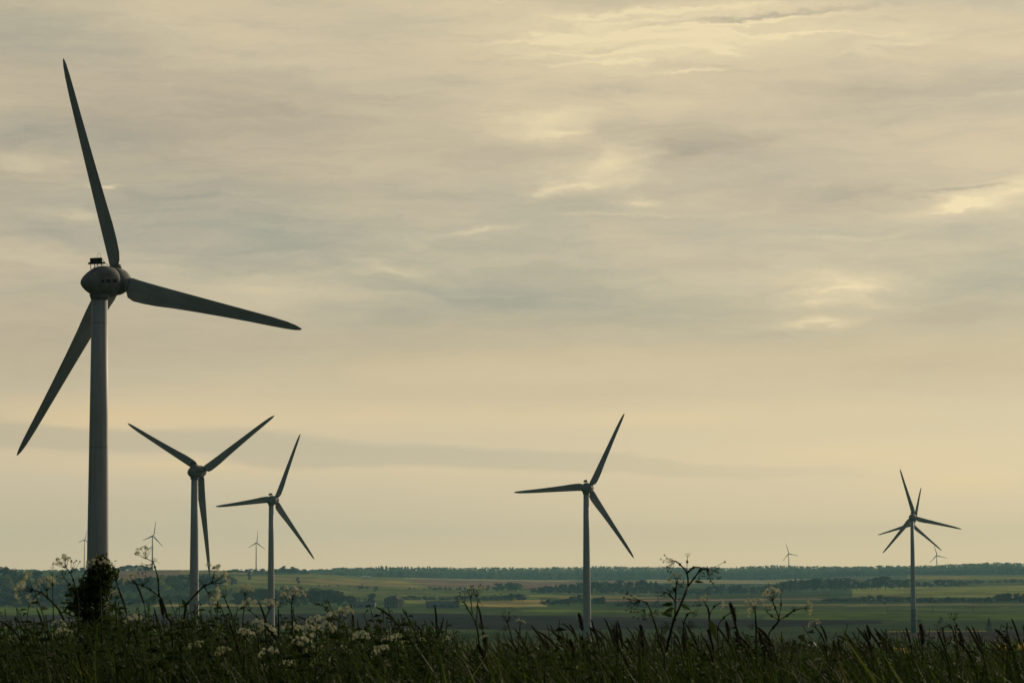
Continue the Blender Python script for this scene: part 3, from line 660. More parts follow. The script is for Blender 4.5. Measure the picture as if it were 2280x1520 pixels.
def turbine(px, py, D, yaw, ang, label, tilt=4.5, cone=1.8, s=1.0, H=None, group=None, detail=True, name='wind_turbine'):
    hub = P(px, py, D)                                # nacelle centre above the tower axis
    gz = ground_z(hub.x, hub.y)-.2
    H = H or (hub.z-gz)/s
    o = empty(name, (hub.x, hub.y, hub.z-H*s)); o.scale = (s, s, s); tag(o, label, 'wind turbine', group)
    tm_ = tower_mesh(H); link('tower', tm_, o)
    if not detail: tm_.materials[0] = HAZEPALE
    tb = MB(); tb.tube([(0,0,H-1.60),(0,0,H-1.50),(0,0,H-1.15)], [.80,.84,.95], 32); tb.build('tower_collar', NACM, o, True)
    Rz = Matrix.Translation((0,0,H)) @ Matrix.Rotation(R(-yaw), 4, 'Z') @ Matrix.Rotation(R(tilt), 4, 'X')
    def put(nm, me, mtx=Matrix.Identity(4), par=None):
        q = bpy.data.objects.new(nm, me); COL.objects.link(q); q.parent = par or o
        q.matrix_local = mtx if par else Rz @ mtx
        return q
    nac = put('nacelle', M_NAC if detail else M_NAC2)
    sp = put('spinner', M_SPIN if detail else M_SPIN2)
    if detail:
        put('seam_ring', M_SEAM, Matrix.Identity(4), nac)
        for ms in M_SLOT: put('vent_slot', ms, Matrix.Identity(4), nac)
        bt = Matrix.Translation((0,-.30,nrad(-.40)))
        ib = put('instrument_box', M_BOX, bt); put('box_frame', M_FRM, Matrix.Identity(4), ib)
    for k in range(3):
        mt = Matrix.Translation((0,2.3,0)) @ Matrix.Rotation(R(ang+120*k), 4, 'Y') @ Matrix.Rotation(R(-cone), 4, 'X')
        bl = put('blade', M_BLADE if detail else M_BLADE2, mt)
        if detail: put('blade_root', M_COL, Matrix.Identity(4), bl)
    return o
turbine(222.3, 628, 258.5, 36.7, -15.4, 'largest and nearest grey turbine at the left, blade tips blurring into cloud', 5.8, 1.8).__setitem__('label', 'largest grey wind turbine at the left, a leafy shrub at its foot')
turbine(433.4, 1050.5, 603, 29.0, 59.1, 'second turbine whose lower blade hangs down beside its own tower', 5.3, 2.1)
turbine(603.9, 1114, 863.4, 26.7, 25.5, 'third turbine right of the two left towers, blades spread in a tilted Y', 5.1, 1.8)
turbine(1304.9, 1086.8, 750.9, 22.8, 27.7, 'lone middle turbine rising between the left group and the right pair', 3.5, 2)
turbine(2030.5, 1151.4, 1242, 27.9, -15.5, 'nearer turbine of the overlapping right pair, one blade pointing up left', 3.8, 2.4)
turbine(2031, 1169, 1632, 20, 14.4, 'farther turbine of the right pair, hidden behind the nearer tower', 9.0, 3.6)
turbine(188, 1201, 4150, 30, 14, 'tiny hazy turbine just left of the largest tower', s=.64, H=73, detail=False)
turbine(339.5, 1193, 4000, 33, 14, 'distant hazy turbine behind the tall umbel between the two left towers', s=1.0, H=50, detail=False)
turbine(570.5, 1208, 4180, 28, 6, 'tiny hazy turbine between the second and third towers', s=.80, H=55, detail=False)
turbine(1756, 1232, 5600, 20, -17, 'tiny hazy turbine above the far wood left of the right pair', s=.90, H=56, detail=False)
turbine(2085.5, 1236, 5700, 20, -14, 'tiny hazy turbine behind the lower right blade of the right pair', s=1.0, H=54, detail=False)

# ------------------------------------------------------------------ foreground meadow
STEM = mat('plant_stem', (.022,.036,.010), .85, .04, var=(.034,.046,.013), vscale=30, trans=.1)
STEML = mat('pale_stem', (.060,.090,.016), .8, .04, var=(.032,.045,.012), vscale=30, trans=.1)
LEAF = mat('plant_leaf', (.020,.038,.009), .65, .12, var=(.036,.056,.013), vscale=20, trans=.3)
WHITE = mat('white_petals', (.56,.57,.40), .7, .2, var=(.24,.28,.14), vscale=60, trans=.4)
SEED = mat('green_seeds', (.040,.044,.018), .6, .2, var=(.075,.06,.025), vscale=60)
TUFT = mat('seed_head_brown', (.024,.032,.013), .8, .1, var=(.06,.05,.026), vscale=40, trans=.15)
GR = random.Random(4)
def disc_flower(b, c, nrm, r):
    t = nrm.orthogonal().normalized(); u = nrm.cross(t); k0 = GR.uniform(0, 6)
    for k in range(5):
        a = k0+k*1.2566; d = t*math.cos(a)+u*math.sin(a); e = t*math.cos(a+1.1)+u*math.sin(a+1.1)
        b.add([c, c+d*r+nrm*r*.25, c+(d+e)*r*.62+nrm*r*.3], [(0,1,2)])
def umbel(parent, base, d, Rm, kind):
    """rays from one point, each ending in a tiny cluster of florets or seeds"""
    d = d.normalized(); t = d.orthogonal().normalized(); u = d.cross(t)
    Rm *= .86; rays, fl = MB(), MB(); n = GR.randint(9, 13) if kind != 'thin' else 9
    for i in range(n):
        a = i*2.399+GR.uniform(-.3, .3); sp = math.sqrt((i+.6)/n)*1.0
        dd = (d*math.cos(sp)+(t*math.cos(a)+u*math.sin(a))*math.sin(sp)).normalized()
        ln = Rm*GR.uniform(1.0, 1.25)*(1.0 if kind != 'seed' else GR.uniform(.7, 1.35))
        tip = base+dd*ln; mid = base+dd*ln*.55+Vector((0,0,-1))*ln*.06
        rr = Rm*.016
        rays.tube([base, mid, tip], [rr*1.3, rr, rr*.8], 4, False)
        if kind in ('white', 'cream'):
            for j in range(9):
                o = Vector((GR.gauss(0,1), GR.gauss(0,1), GR.gauss(0,1))).normalized(); o = (o+dd*.9).normalized()
                disc_flower(fl, tip+o*Rm*.19*GR.uniform(.5, 1.1), o, Rm*.12*GR.uniform(.75, 1.25))
        elif kind == 'seed':
            c = tip; r = Rm*.115
            for j in range(9):
                o = Vector((GR.gauss(0,1), GR.gauss(0,1), GR.gauss(0,1))).normalized(); p = o.orthogonal().normalized(); q_ = o.cross(p)
                fl.add([c+p*r*.35, c+q_*r*.35, c-p*r*.35, c-q_*r*.35, c+o*r*1.5], [(0,1,4),(1,2,4),(2,3,4),(3,0,4)])
        else:
            for j in range(5):
                a2 = j*1.256; dl = (d*.6+(t*math.cos(a2)+u*math.sin(a2))).normalized(); fl.tube([tip, tip+dl*Rm*.22], [rr*.8, rr*1.6], 4)
    m = rays.build('umbel', STEM, parent)
    fl.build('florets', WHITE if kind in ('white', 'cream') else SEED, m)
def leaflet(b, p, d, side, l, w_):
    d = d.normalized(); s_ = side.normalized(); nrm = d.cross(s_)
    pts = [(0,0),(.25,.5),(.55,.42),(.8,.2),(1,0)]
    v = []; 
    for t_, wd in pts:
        c = p+d*l*t_-Vector((0,0,1))*l*.25*t_*t_
        v += [c+s_*w_*wd+nrm*w_*.15*wd, c, c-s_*w_*wd+nrm*w_*.15*wd]
    f = []
    for i in range(4): f += [(3*i,3*i+1,3*i+4,3*i+3),(3*i+1,3*i+2,3*i+5,3*i+4)]
    b.add(v, f)
def fern_leaf(b, p, d, l):
    """divided leaf: a midrib with paired toothed leaflets"""
    d = d.normalized(); side = d.cross(Vector((0,-1,.3))).normalized()
    b.tube([p, p+d*l*.5-Vector((0,0,l*.04)), p+d*l-Vector((0,0,l*.18))], [l*.012, l*.009, l*.004], 4)
    for i in range(6):
        t_ = .25+.13*i; q_ = p+d*l*t_-Vector((0,0,l*.18*t_*t_)); ll = l*.34*(1.1-t_)
        for s_ in (-1, 1):
            dd = (d*.6+side*s_); leaflet(b, q_, dd, Vector((0,-.4,1)).cross(dd), ll*1.5, ll*.40)
    leaflet(b, p+d*l*.95-Vector((0,0,l*.17)), d, side, l*.25, l*.07)
def plant(name, D, paths, umbels, leaves, label, group=None, stem=STEM, cat='wildflower', jit=.04, root=True):
    """paths: pixel polylines (x, y, width_px); the first starts at the foot; the points become one stem at distance D"""
    mpp = D/FPX
    x0, y0 = paths[0][0][:2]; g = P(x0, y0, D); g.z = ground_z(g.x, g.y)
    o = empty(name, g); tag(o, label, cat, group); cache = {}
    def W(x, y):
        k = (x, y)
        if k not in cache: cache[k] = P(x, y, D+GR.uniform(-jit, jit))-g
        return cache[k]
    b = MB()
    for i, p in enumerate(paths):
        pts = [W(x, y) for x, y, *_ in p]; rad = [(q_[2] if len(q_) > 2 else 4)*mpp*.5 for q_ in p]
        if i == 0 and root:
            pts = [Vector((GR.uniform(-.03, .03), GR.uniform(-.03, .03), -.03)), pts[0]*.5+Vector((GR.uniform(-.01, .01), 0, 0))]+pts; rad = [rad[0]*1.25, rad[0]*1.15]+rad
        # smooth by a Catmull-Rom pass
        sp, sr = [], []
        for k in range(len(pts)-1):
            p0, p1, p2, p3 = pts[max(k-1, 0)], pts[k], pts[k+1], pts[min(k+2, len(pts)-1)]
            for t_ in (0, .25, .5, .75):
                sp.append(.5*((2*p1)+(p2-p0)*t_+(2*p0-5*p1+4*p2-p3)*t_*t_+(3*p1-p0-3*p2+p3)*t_**3)); sr.append(rad[k]*(1-t_)+rad[k+1]*t_)
        sp.append(pts[-1]); sr.append(rad[-1]); b.tube(sp, sr, 7)
        for x, y, *_ in p[1:-1]:                                    # little knots at the joints
            c = W(x, y); r = mpp*3.4; b.tube([c-Vector((0,0,r)), c, c+Vector((0,0,r))], [r*.5, r*.85, r*.5], 6)
    b.build('stem', stem, o, True)
    for x, y, dx, dy, rp, kind in umbels:
        umbel(o, W(x, y), Vector((dx, GR.uniform(-.35, .1), -dy)), rp*mpp, kind)
    for x, y, dx, dy, lp in leaves:
        lb = MB(); d = Vector((dx, GR.uniform(-.5, .3), -dy))
        if lp > 0: fern_leaf(lb, W(x, y), d, lp*mpp)
        else: leaflet(lb, W(x, y), d, d.cross(Vector((0,1,.2))), -lp*mpp, -lp*mpp*.3)
        lb.build('leaf', LEAF, o)
    return o
CP_ = 'cow_parsley'
G1 = 'tall cow parsley standing out against fields and sky'
plant(CP_, 6.4, [[(176,1470,4.5),(175,1400,4),(174,1345,3.6),(170,1316,3.2),(163,1290,2.6),(158,1276,2.2)], [(170,1316,2.6),(155,1300,2.2),(143,1288,2)], [(158,1276,2),(146,1262,1.6)]],
      [(158,1277,-.1,-1,28,'seed'),(146,1264,-.4,-1,26,'white'),(143,1288,-.5,-.8,18,'seed')], [(170,1316,-1,-.2,26),(171,1320,-.8,.5,24)],
      'thin stem with loose seed umbels just left of the largest tower foot', G1)
plant(CP_, 6.0, [[(150,1470,5),(146,1400,4.8),(133,1360,4.5),(106,1330,4.2),(92,1318,3.4),(74,1314,2.8)], [(106,1330,3),(104,1315,2.4)], [(92,1318,2.6),(80,1324,2)]],
      [(74,1314,-1,-.35,36,'white'),(104,1315,-.1,-1,30,'white'),(80,1324,-.8,.6,20,'white')], [(133,1360,.5,-1,20)],
      'pale drooping umbel bending left on a thick arched stem at the far left', G1)
plant(CP_, 7.0, [[(120,1460,3),(119,1380,2.6),(117,1300,1.6),(116,1272,1.2)]], [(116,1282,0,-1,9,'seed'),(116,1268,0,-1,7,'thin')], [], 'short thread-thin stem with two tiny umbels left of the loose seed umbel', G1)
plant(CP_, 6.2, [[(385,1450,5.5),(372,1372,5),(360,1335,4.4),(354,1322,3.8),(352,1290,3),(345,1262,2.6),(340,1248,2.4)], [(354,1328,3.4),(335,1312,3),(318,1303,2.6),(298,1298,2.2)], [(340,1250,2),(325,1242,1.6)], [(340,1254,2),(328,1258,1.6)]],
      [(325,1244,-.3,-1,26,'white'),(328,1256,-.8,.5,18,'seed'),(340,1250,.5,-.4,10,'seed'),(298,1298,-.6,-.8,22,'white'),(318,1303,.1,-1,24,'seed')], [(354,1328,-1,.1,30),(340,1252,-.6,.8,22),(372,1372,.8,-.7,-20)],
      'tall stem with open white umbel reaching the distant hazy turbine at the left', G1)
plant(CP_, 5.6, [[(402,1520,6),(405,1420,5.4),(414,1352,5),(420,1340,4.6),(440,1318,4.2),(455,1304,3.6),(470,1298,3)], [(455,1304,3),(462,1318,2.4)]],
      [(470,1298,.8,-.8,38,'cream'),(462,1318,.5,.2,26,'cream'),(455,1304,-.2,-.8,16,'seed')], [(414,1352,-.3,-1,-30),(420,1342,-.8,.2,26)],
      'creamy umbel cluster bending right across the second tower', G1, stem=STEM)
plant(CP_, 6.8, [[(548,1470,4),(528,1420,3.6),(520,1380,3.2),(508,1350,2.8),(500,1330,2.2)]], [(500,1330,-.3,-1,22,'seed')], [(520,1380,-.8,-.4,24)], 'thin dark stem with a seed umbel between the second and third towers', G1)
plant(CP_, 6.5, [[(545,1460,3.6),(540,1400,3.2),(544,1350,2.8),(546,1326,2.2)]], [(546,1326,0,-1,24,'cream')], [(544,1350,.6,-.6,20)], 'flat topped brownish umbel left of the third tower', G1)
plant(CP_, 5.8, [[(655,1480,4),(652,1400,3.8),(650,1360,3.4),(649,1342,3)]], [(649,1344,0,-1,33,'white')], [(652,1396,-.7,-.6,24)], 'round full white umbel just right of the third tower', G1)
plant(CP_, 5.6, [[(600,1500,4),(594,1430,3.6),(590,1385,3),(600,1356,2.4)], [(590,1385,2.6),(572,1372,2),(556,1358,2)]], [(600,1356,.1,-1,22,'white'),(594,1420,.1,-1,26,'white'),(556,1360,-.2,-1,24,'cream')], [], 'white umbels hanging over the third tower foot', G1)
plant(CP_, 6.0, [[(785,1500,4.2),(778,1440,3.8),(771,1400,3.4),(768,1378,2.8)], [(771,1400,2.6),(756,1376,2)]], [(768,1378,.1,-1,26,'cream'),(756,1378,-.2,-1,22,'white')], [(778,1440,.6,-.8,24)], 'white umbels on a bright stem left of the dark round bush', G1, stem=STEML)
plant(CP_, 6.2, [[(1080,1520,4.4),(1068,1440,4.2),(1060,1388,4),(1040,1352,3.4),(1034,1341,2.8)], [(1060,1388,3.2),(1063,1350,2.8),(1062,1326,2.2)], [(1052,1372,2.6),(1048,1330,2.0)]],
      [(1034,1341,-.6,-.8,20,'seed'),(1062,1328,-.2,-1,24,'seed'),(1048,1330,0,-1,20,'seed')], [(1060,1388,.9,.2,26),(1062,1330,.5,.6,18)],
      'forked stem with green seed umbels left of the middle turbine', G1, stem=STEML)
plant(CP_, 6.6, [[(1152,1500,4),(1142,1430,3.4),(1130,1385,3)]], [(1130,1385,-.1,-1,22,'seed')], [(1134,1396,-.9,.1,22)], 'small green umbel low beside the forked seed stem', G1, stem=STEML)
plant(CP_, 5.7, [[(1478,1520,6.4),(1484,1450,6.2),(1500,1380,5.8),(1507,1365,5.4),(1526,1320,5),(1532,1300,4.4),(1529,1274,4),(1514,1256,3.4),(1503,1248,2.8)], [(1529,1276,4.6),(1544,1263,3.8),(1558,1262,3)], [(1532,1304,4.6),(1546,1286,3.8),(1558,1270,3.4),(1572,1266,2.6)], [(1529,1274,1.6),(1530,1250,1.3),(1531,1238,1.2)], [(1503,1380,5),(1504,1340,4.2),(1505,1310,3.4),(1507,1296,3)], [(1504,1338,4),(1492,1324,3.4),(1480,1318,2.6)]],
      [(1503,1248,-1,.5,27,'seed'),(1498,1250,-.6,-.1,12,'seed'),(1558,1262,.5,.5,26,'seed'),(1572,1266,.9,.5,34,'seed'),(1531,1240,0,-1,9,'thin'),(1507,1300,.5,-.5,22,'seed'),(1480,1318,-.7,.3,22,'seed'),(1507,1298,-.4,-.7,20,'cream')],
      [(1546,1294,1,-.1,-22),(1512,1352,1,-.3,30),(1505,1360,-1,-.1,30),(1496,1385,-.9,.3,34),(1515,1345,.9,.3,-26),(1492,1326,-.3,-1,20),(1507,1318,-.9,-.4,22),(1510,1310,.8,-.6,20),(1500,1400,1,0,34),(1486,1425,-1,-.2,30),(1500,1345,-1,-.2,-34),(1502,1352,-1,.3,-32),(1498,1372,-1,-.5,-28),(1504,1318,-.4,-1,-20),(1507,1340,.8,-.7,20),(1490,1400,-1,.2,26)],
      'tall dark branching stem with dotted seed umbels standing above the horizon', G1)
plant(CP_, 6.1, [[(1482,1520,5),(1466,1420,4.6),(1456,1380,4.2),(1450,1362,3.8),(1440,1342,3.2),(1426,1336,2.6)]], [(1426,1336,-1,.2,32,'seed'),(1450,1362,.3,.3,16,'seed'),(1436,1356,-.8,.8,26,'seed')], [(1456,1366,-1,-.1,20),(1452,1364,.9,-.3,22)],
      'bright arched stem nodding left beside the tall dark branching one', G1, stem=STEML)
plant(CP_, 6.3, [[(1590,1500,6),(1582,1420,5.5),(1578,1360,4.6),(1570,1344,3)], [(1580,1368,3),(1590,1350,2.4),(1600,1343,2)]], [(1570,1342,-.2,-1,16,'cream'),(1562,1346,-.8,-.1,18,'seed'),(1600,1343,.7,.1,12,'cream')], [(1580,1378,.35,.9,-44)], 'small twin headed stem with a broad leaf right of the tall dark one', G1)
plant(CP_, 6.5, [[(1530,1480,3.6),(1522,1400,3.2),(1530,1368,2.8),(1542,1362,2.4)]], [(1542,1362,.8,.5,14,'seed')], [(1524,1384,.9,.2,34)], 'short curled stem with dark drooping leaves at the foot of the tall dark one', G1)
plant(CP_, 6.6, [[(1600,1480,3),(1598,1400,2.6),(1612,1374,2.2),(1626,1364,2)]], [(1626,1366,.3,-.7,16,'seed')], [], 'thin side branch with a nodding green umbel beside a grass spike', G1)
plant(CP_, 6.2, [[(1685,1500,5),(1684,1430,4.5),(1683,1384,4),(1681,1354,2.6)]], [(1681,1356,-.2,-1,24,'cream'),(1683,1360,-.7,-.3,18,'white')], [(1683,1396,-.8,-.3,22)], 'left one of the pale starry umbels above the dark ploughed field', G1)
plant(CP_, 6.0, [[(1702,1500,5),(1710,1420,4.6),(1722,1396,4.2),(1734,1379,3.8),(1726,1352,3.2),(1720,1338,2.6)], [(1734,1379,2.4),(1739,1345,2),(1738,1322,1.8)], [(1734,1379,3.6),(1752,1370,3.2),(1768,1358,2.8),(1790,1353,2.4)], [(1734,1379,2.4),(1718,1370,2),(1708,1362,2)]],
      [(1720,1338,-.2,-1,28,'cream'),(1738,1322,0,-1,10,'seed'),(1790,1353,1,-.1,18,'white'),(1708,1362,.1,-.9,18,'cream'),(1768,1358,0,-1,9,'seed')], [(1752,1370,.4,-.3,14)],
      'many forked stem with starry cream umbels and one arm reaching right', G1)
plant(CP_, 6.4, [[(1842,1520,4),(1838,1440,3.8),(1828,1412,3.2),(1816,1396,2.6)]], [(1816,1396,-.4,-1,16,'cream')], [], 'low bent stem with a small pale umbel right of the starry ones', G1)
plant(CP_, 6.3, [[(2140,1520,4.4),(2132,1460,4),(2126,1420,3.6),(2118,1396,3),(2102,1394,2.4)], [(2126,1420,2.6),(2130,1392,2.2),(2124,1380,2)]], [(2102,1396,-.8,.6,18,'seed'),(2124,1380,-.1,-1,18,'seed')], [(2126,1420,-.9,-.1,24),(2118,1396,-.6,-.6,16)], 'dark curly headed stem right of the right turbine tower', G1)
plant(CP_, 6.0, [[(228,1470,4),(226,1400,3.8),(224,1330,3.2),(222,1280,2.8)], [(224,1300,2),(236,1262,1.8)], [(222,1290,2),(210,1262,1.8)]], [(222,1276,0,-1,24,'seed'),(210,1264,-.3,-1,20,'cream'),(236,1262,.2,-1,16,'cream')], [(224,1290,-.7,-.4,24),(224,1300,.8,-.3,26)], 'pale umbels topping the leafy shrub before the largest tower', G1)
# lower white umbels in the grass
G2 = 'white cow parsley in the meadow grass'
for i, (x, y, r_, k) in enumerate([(440,1432,26,'white'),(690,1400,30,'white'),(705,1376,26,'white'),(730,1392,26,'white'),(602,1448,28,'white'),(640,1470,24,'white'),(590,1480,22,'white'),(712,1440,30,'white'),(722,1470,28,'white'),
        (700,1502,26,'white'),(575,1380,22,'cream'),(672,1424,28,'white'),(806,1408,24,'white'),(870,1422,30,'white'),(884,1410,22,'white'),(852,1440,24,'cream'),(905,1428,20,'white'),(815,1452,18,'white'),(650,1392,26,'cream'),(765,1440,24,'cream'),
        (1158,1368,12,'white'),(1080,1402,11,'white'),(998,1406,12,'white'),(940,1406,9,'white'),(500,1440,22,'cream'),(300,1372,24,'cream'),(258,1310,18,'cream'),(284,1460,20,'seed'),(130,1380,20,'cream'),(140,1400,24,'white'),(455,1400,22,'seed'),(760,1500,20,'cream'),(1285,1476,14,'cream'),(1500,1500,16,'seed'),(545,1400,22,'white'),(740,1354,14,'cream'),(620,1330,22,'seed'),(1640,1400,16,'seed'),(1215,1500,18,'seed'),(960,1480,18,'seed')]):
    D = GR.uniform(4.9, 6.4); dx = GR.uniform(-14, 8)
    plant(CP_, D, [[(x-dx, y+120, 4.2), (x-dx*.4, y+60, 3.6), (x, y+24, 3)]], [(x, y+22, GR.uniform(-.4,.3), -1, r_, k)], [(x-dx*.4, y+62, GR.choice((-1,1)), GR.uniform(-.8,.2), 26)],
          'low white cow parsley umbel among the dark meadow grass', G2, stem=GR.choice((STEM, STEML)))

# leafy shrub in front of the largest tower
def leafy_shrub(px, top_y, D, w_px, label, n=2600, taper=.42, lsz=.016, foot=1395):
    g = P(px, top_y, D); top = g.z; g.z = ground_z(g.x, g.y); h = top-g.z; wd = w_px*D/FPX
    hv = top-P(px, foot, D).z
    o = empty('leafy_shrub', g); tag(o, label, 'shrub')
    rng = np.random.default_rng(int(px)); t = rng.uniform(0, 1, n)**.8
    r = wd*.5*(taper+(1-taper)*(1-t)**.85)*rng.uniform(0, 1, n)**.7*(1+.38*np.sin(t*31+rng.uniform(0, .9, n)))*np.where(rng.uniform(0,1,n)<.05, 1.35, 1); a = rng.uniform(0, 6.283, n)
    c = np.stack([r*np.cos(a)+.02*np.sin(t*9), r*np.sin(a), h-hv*1.25*(1-t)+rng.normal(0, .012, n)], 1)
    c[:, 2] = np.maximum(c[:, 2], .05)
    V, F = leaf_quads(c, lsz, rng, .1, .42); link('leaves', mesh_np('leaves', V, F, mat('shrub_leaf', (.026,.046,.014), .7, .05, var=(.062,.09,.026), vscale=22, trans=.3)), o)
    b = MB()
    for k in range(9):
        a = k*.7; rr = wd*.22*GR.uniform(.2, 1); b.tube([(rr*.3*math.cos(a), rr*.3*math.sin(a), -.03), (rr*.7*math.cos(a), rr*.7*math.sin(a), h*.5), (rr*math.cos(a), rr*math.sin(a), h*GR.uniform(.8, .98))], [.008, .006, .002], 5)
    b.build('stem', STEM, o)
leafy_shrub(213, 1250, 9.0, 150, 'dark dense leafy shrub hiding the foot of the largest tower', 3400, .24, .0105)
for x, t, w_, D, lb in ((866,1362,210,100,'dark rounded bush top behind the white umbels below the old house'),(1800,1404,260,110,'broad dark bush low behind the grass left of the right turbine'),(1903,1400,150,95,'dark upright bush behind the grass just left of the right tower'),
                        (300,1384,260,120,'dark bush behind the grass between the two left towers'),(520,1392,200,110,'dark bush behind the grass right of the second tower'),(2115,1432,260,120,'low dark bush behind the grass right of the right tower'),(1700,1415,220,120,'low dark bush behind the starry umbels'),(940,1392,130,105,'small dark bush right of the rounded bush below the old house')):
    tree('round', x, 0, t, w_, lb, 'bushes on the slope behind the grass', 'bush', 'd', 'slope_bush', D=D)

# grass --------------------------------------------------------------
GRASSM = mat('grass_blades', (1,1,1), .75, .08, attr=True, trans=.35)
TOP = [(-300,1396),(0,1392),(60,1394),(140,1400),(300,1380),(420,1386),(600,1396),(800,1398),(960,1396),(1020,1398),(1160,1402),(1240,1394),(1340,1396),(1420,1392),(1500,1392),(1620,1390),(1760,1404),(1880,1400),(2000,1404),(2120,1402),(2280,1400),(2600,1400)]
def grass():
    rng = np.random.default_rng(8); n = 42000
    D = np.sqrt(rng.uniform(4.3**2, 24**2, n)); D = np.where(rng.uniform(0, 1, n) < .45, rng.uniform(4.4, 9, n), D)
    X = rng.uniform(-1, 1, n)*(D*.20+.45)
    px = 1140+FPX*X/D; topy = np.interp(px, [p[0] for p in TOP], [p[1] for p in TOP])
    gz = np.array([ground_z(x, d) for x, d in zip(X, D)])
    topy = topy+14*np.sin(px*.013+D*.9)*np.sin(px*.031+D*.5+1)+9*np.sin(px*.07+D*2.1)+6*np.sin(px*.17+D*5)
    # meadow heights: most blades end a little under the sward's top
    e = rng.exponential(1.0, n); sh = np.where(rng.uniform(0, 1, n) < .05, -rng.uniform(0, 34, n), e*24)
    ty = topy+12+sh+np.clip((D-9)*2.2, 0, 30)
    zt = EYE-(ty-HOR+ (px-1140)*math.tan(R(.25)))*D/FPX
    h = np.clip(zt-gz, .3, 1.45)
    w_ = rng.uniform(.0018, .0052, n)*(1+rng.uniform(0, 1, n)**5*1.3)
    lean = rng.normal(-.30, .55, n); leany = rng.normal(0, .35, n); droop = rng.uniform(0, 1, n)**2*1.1
    az_ = rng.uniform(0, math.pi, n); ca, sa = np.cos(az_), np.sin(az_)
    segs = 6; T = np.array([0, .45, .68, .82, .93, 1.0]); Wd = np.array([1, 1, .9, .7, .4, .03])
    V = np.zeros((n, segs, 2, 3))
    for i, t in enumerate(T):
        bend = t**2.6
        cx = X+lean*h*.42*bend+np.sign(lean)*droop*h*.10*t**6; cy = D+leany*h*.4*bend; cz = gz-.02+h*t-droop*h*.10*t**7
        for s_, sg in enumerate((-1, 1)):
            V[:, i, s_, 0] = cx+sg*w_*ca*Wd[i]; V[:, i, s_, 1] = cy+sg*w_*sa*Wd[i]; V[:, i, s_, 2] = cz
    base_ = (np.arange(n)*segs*2)[:, None, None]; ii = np.arange(segs-1)[None, :, None]*2
    F = (base_+ii+np.array([0, 1, 3, 2])[None, None, :]).reshape(-1, 4)
    A = np.array([.009,.018,.004]); B_ = np.array([.036,.058,.011]); Cc = np.array([.13,.10,.045])
    k = rng.uniform(0, 1, n)[:, None]; col = A*(1-k)+B_*k; dry = rng.uniform(0, 1, n) < .012; col[dry] = Cc*rng.uniform(.5, 1.1, dry.sum())[:, None]
    wide = rng.uniform(0, 1, n) < .03
    lite = rng.uniform(0, 1, n) < .05; col[lite] = np.array([.11,.15,.026])*rng.uniform(.5, 1.2, lite.sum())[:, None]
    VV = [V.reshape(-1, 3)]; FF = [F]; CC = [np.repeat(col, segs*2, 0)]; nv = len(VV[0])
    # flowering stalks inside the sward: stem + fuzzy head of little scales
    m = 1300
    Dh = rng.uniform(4.5, 13, m); Xh = rng.uniform(-1, 1, m)*(Dh*.195+.2); pxh = 1140+FPX*Xh/Dh
    tyh = np.interp(pxh, [p[0] for p in TOP], [p[1] for p in TOP])+6+rng.exponential(38, m)
    zth = EYE-(tyh-HOR+(pxh-1140)*math.tan(R(.25)))*Dh/FPX
    for i in range(m):
        g0 = ground_z(Xh[i], Dh[i]); tip = np.array([Xh[i], Dh[i], zth[i]]); d = np.array([rng.normal(-.35, .22), rng.normal(0, .15), 1]); d /= np.linalg.norm(d)
        L_ = rng.uniform(.03, .065); rr = rng.uniform(.0012, .0024); c0 = tip-d*L_; bend = rng.normal(-.25, .2)
        root_ = np.array([tip[0]-(d[0])*.25+.05, tip[1], g0]); pts = [root_, (root_+c0)/2+np.array([.02, 0, .05]), c0]
        sv = []
        for p in pts: sv += [p+[-.0009, 0, 0], p+[.0009, 0, 0]]
        VV.append(np.array(sv)); FF.append(np.array([[0,1,3,2],[2,3,5,4]])+nv); CC.append(np.tile(B_, (6, 1))); nv += 6
        q_ = 34; t = np.linspace(0, 1, q_); a = np.arange(q_)*2.4
        env = np.sin(np.pi*(t*.86+.10))**.6*rr
        cen = c0+d*(t*L_)[:, None]+np.stack([bend*L_*t**2*.6, 0*t, -abs(bend)*L_*t**2*.25], 1)
        outd = np.stack([np.cos(a), np.sin(a), 0*a], 1)*env[:, None]
        s1 = cen; s2 = cen+outd+d*L_*.03; s3 = cen+outd*1.15+d*L_*.10; s4 = cen+outd*.35+d*L_*.09
        hv = np.stack([s1, s2, s3, s4], 1).reshape(-1, 3); VV.append(hv); FF.append(np.arange(4*q_).reshape(-1, 4)+nv); nv += 4*q_
        hc = np.array([.026,.034,.012])*rng.uniform(.5, 1.5)*(np.array([1.5,1.1,.8]) if rng.uniform() < .12 else 1); CC.append(np.tile(hc, (4*q_, 1)))
    o = link('meadow_grass', mesh_np('meadow_grass', np.concatenate(VV), np.concatenate(FF), GRASSM, False, np.concatenate(CC)))
    tag(o, 'dark tall meadow grass across the whole foot of the picture', 'grass', kind='stuff')
    # leafy weeds between the blades: thin stalks with leaves up the sides
    m2 = 1500; VV, FF, CC, nv = [], [], [], 0
    for i in range(m2):
        left = rng.uniform() < .62; d_ = rng.uniform(4.8, 9.5)
        px_ = rng.uniform(-40, 1000) if left else rng.uniform(1000, 2320)
        clump = .5+.5*math.sin(px_*.023+d_)*math.sin(px_*.0071+1)
        ty_ = np.interp(px_, [p[0] for p in TOP], [p[1] for p in TOP])+(14-50*clump if left else 26-20*clump)+18*rng.normal()+rng.exponential(34)
        tip = np.array(P(px_, ty_, d_)); x0 = tip[0]+rng.normal(.06, .13); g0 = ground_z(x0, d_)
        L_ = rng.uniform(.16, .34); k = np.array([.020,.036,.009])*rng.uniform(.55, 1.9)
        dirv = np.array([tip[0]-x0, 0, .5]); dirv /= np.linalg.norm(dirv); low = tip-dirv*L_
        sw = .0011; sv = []
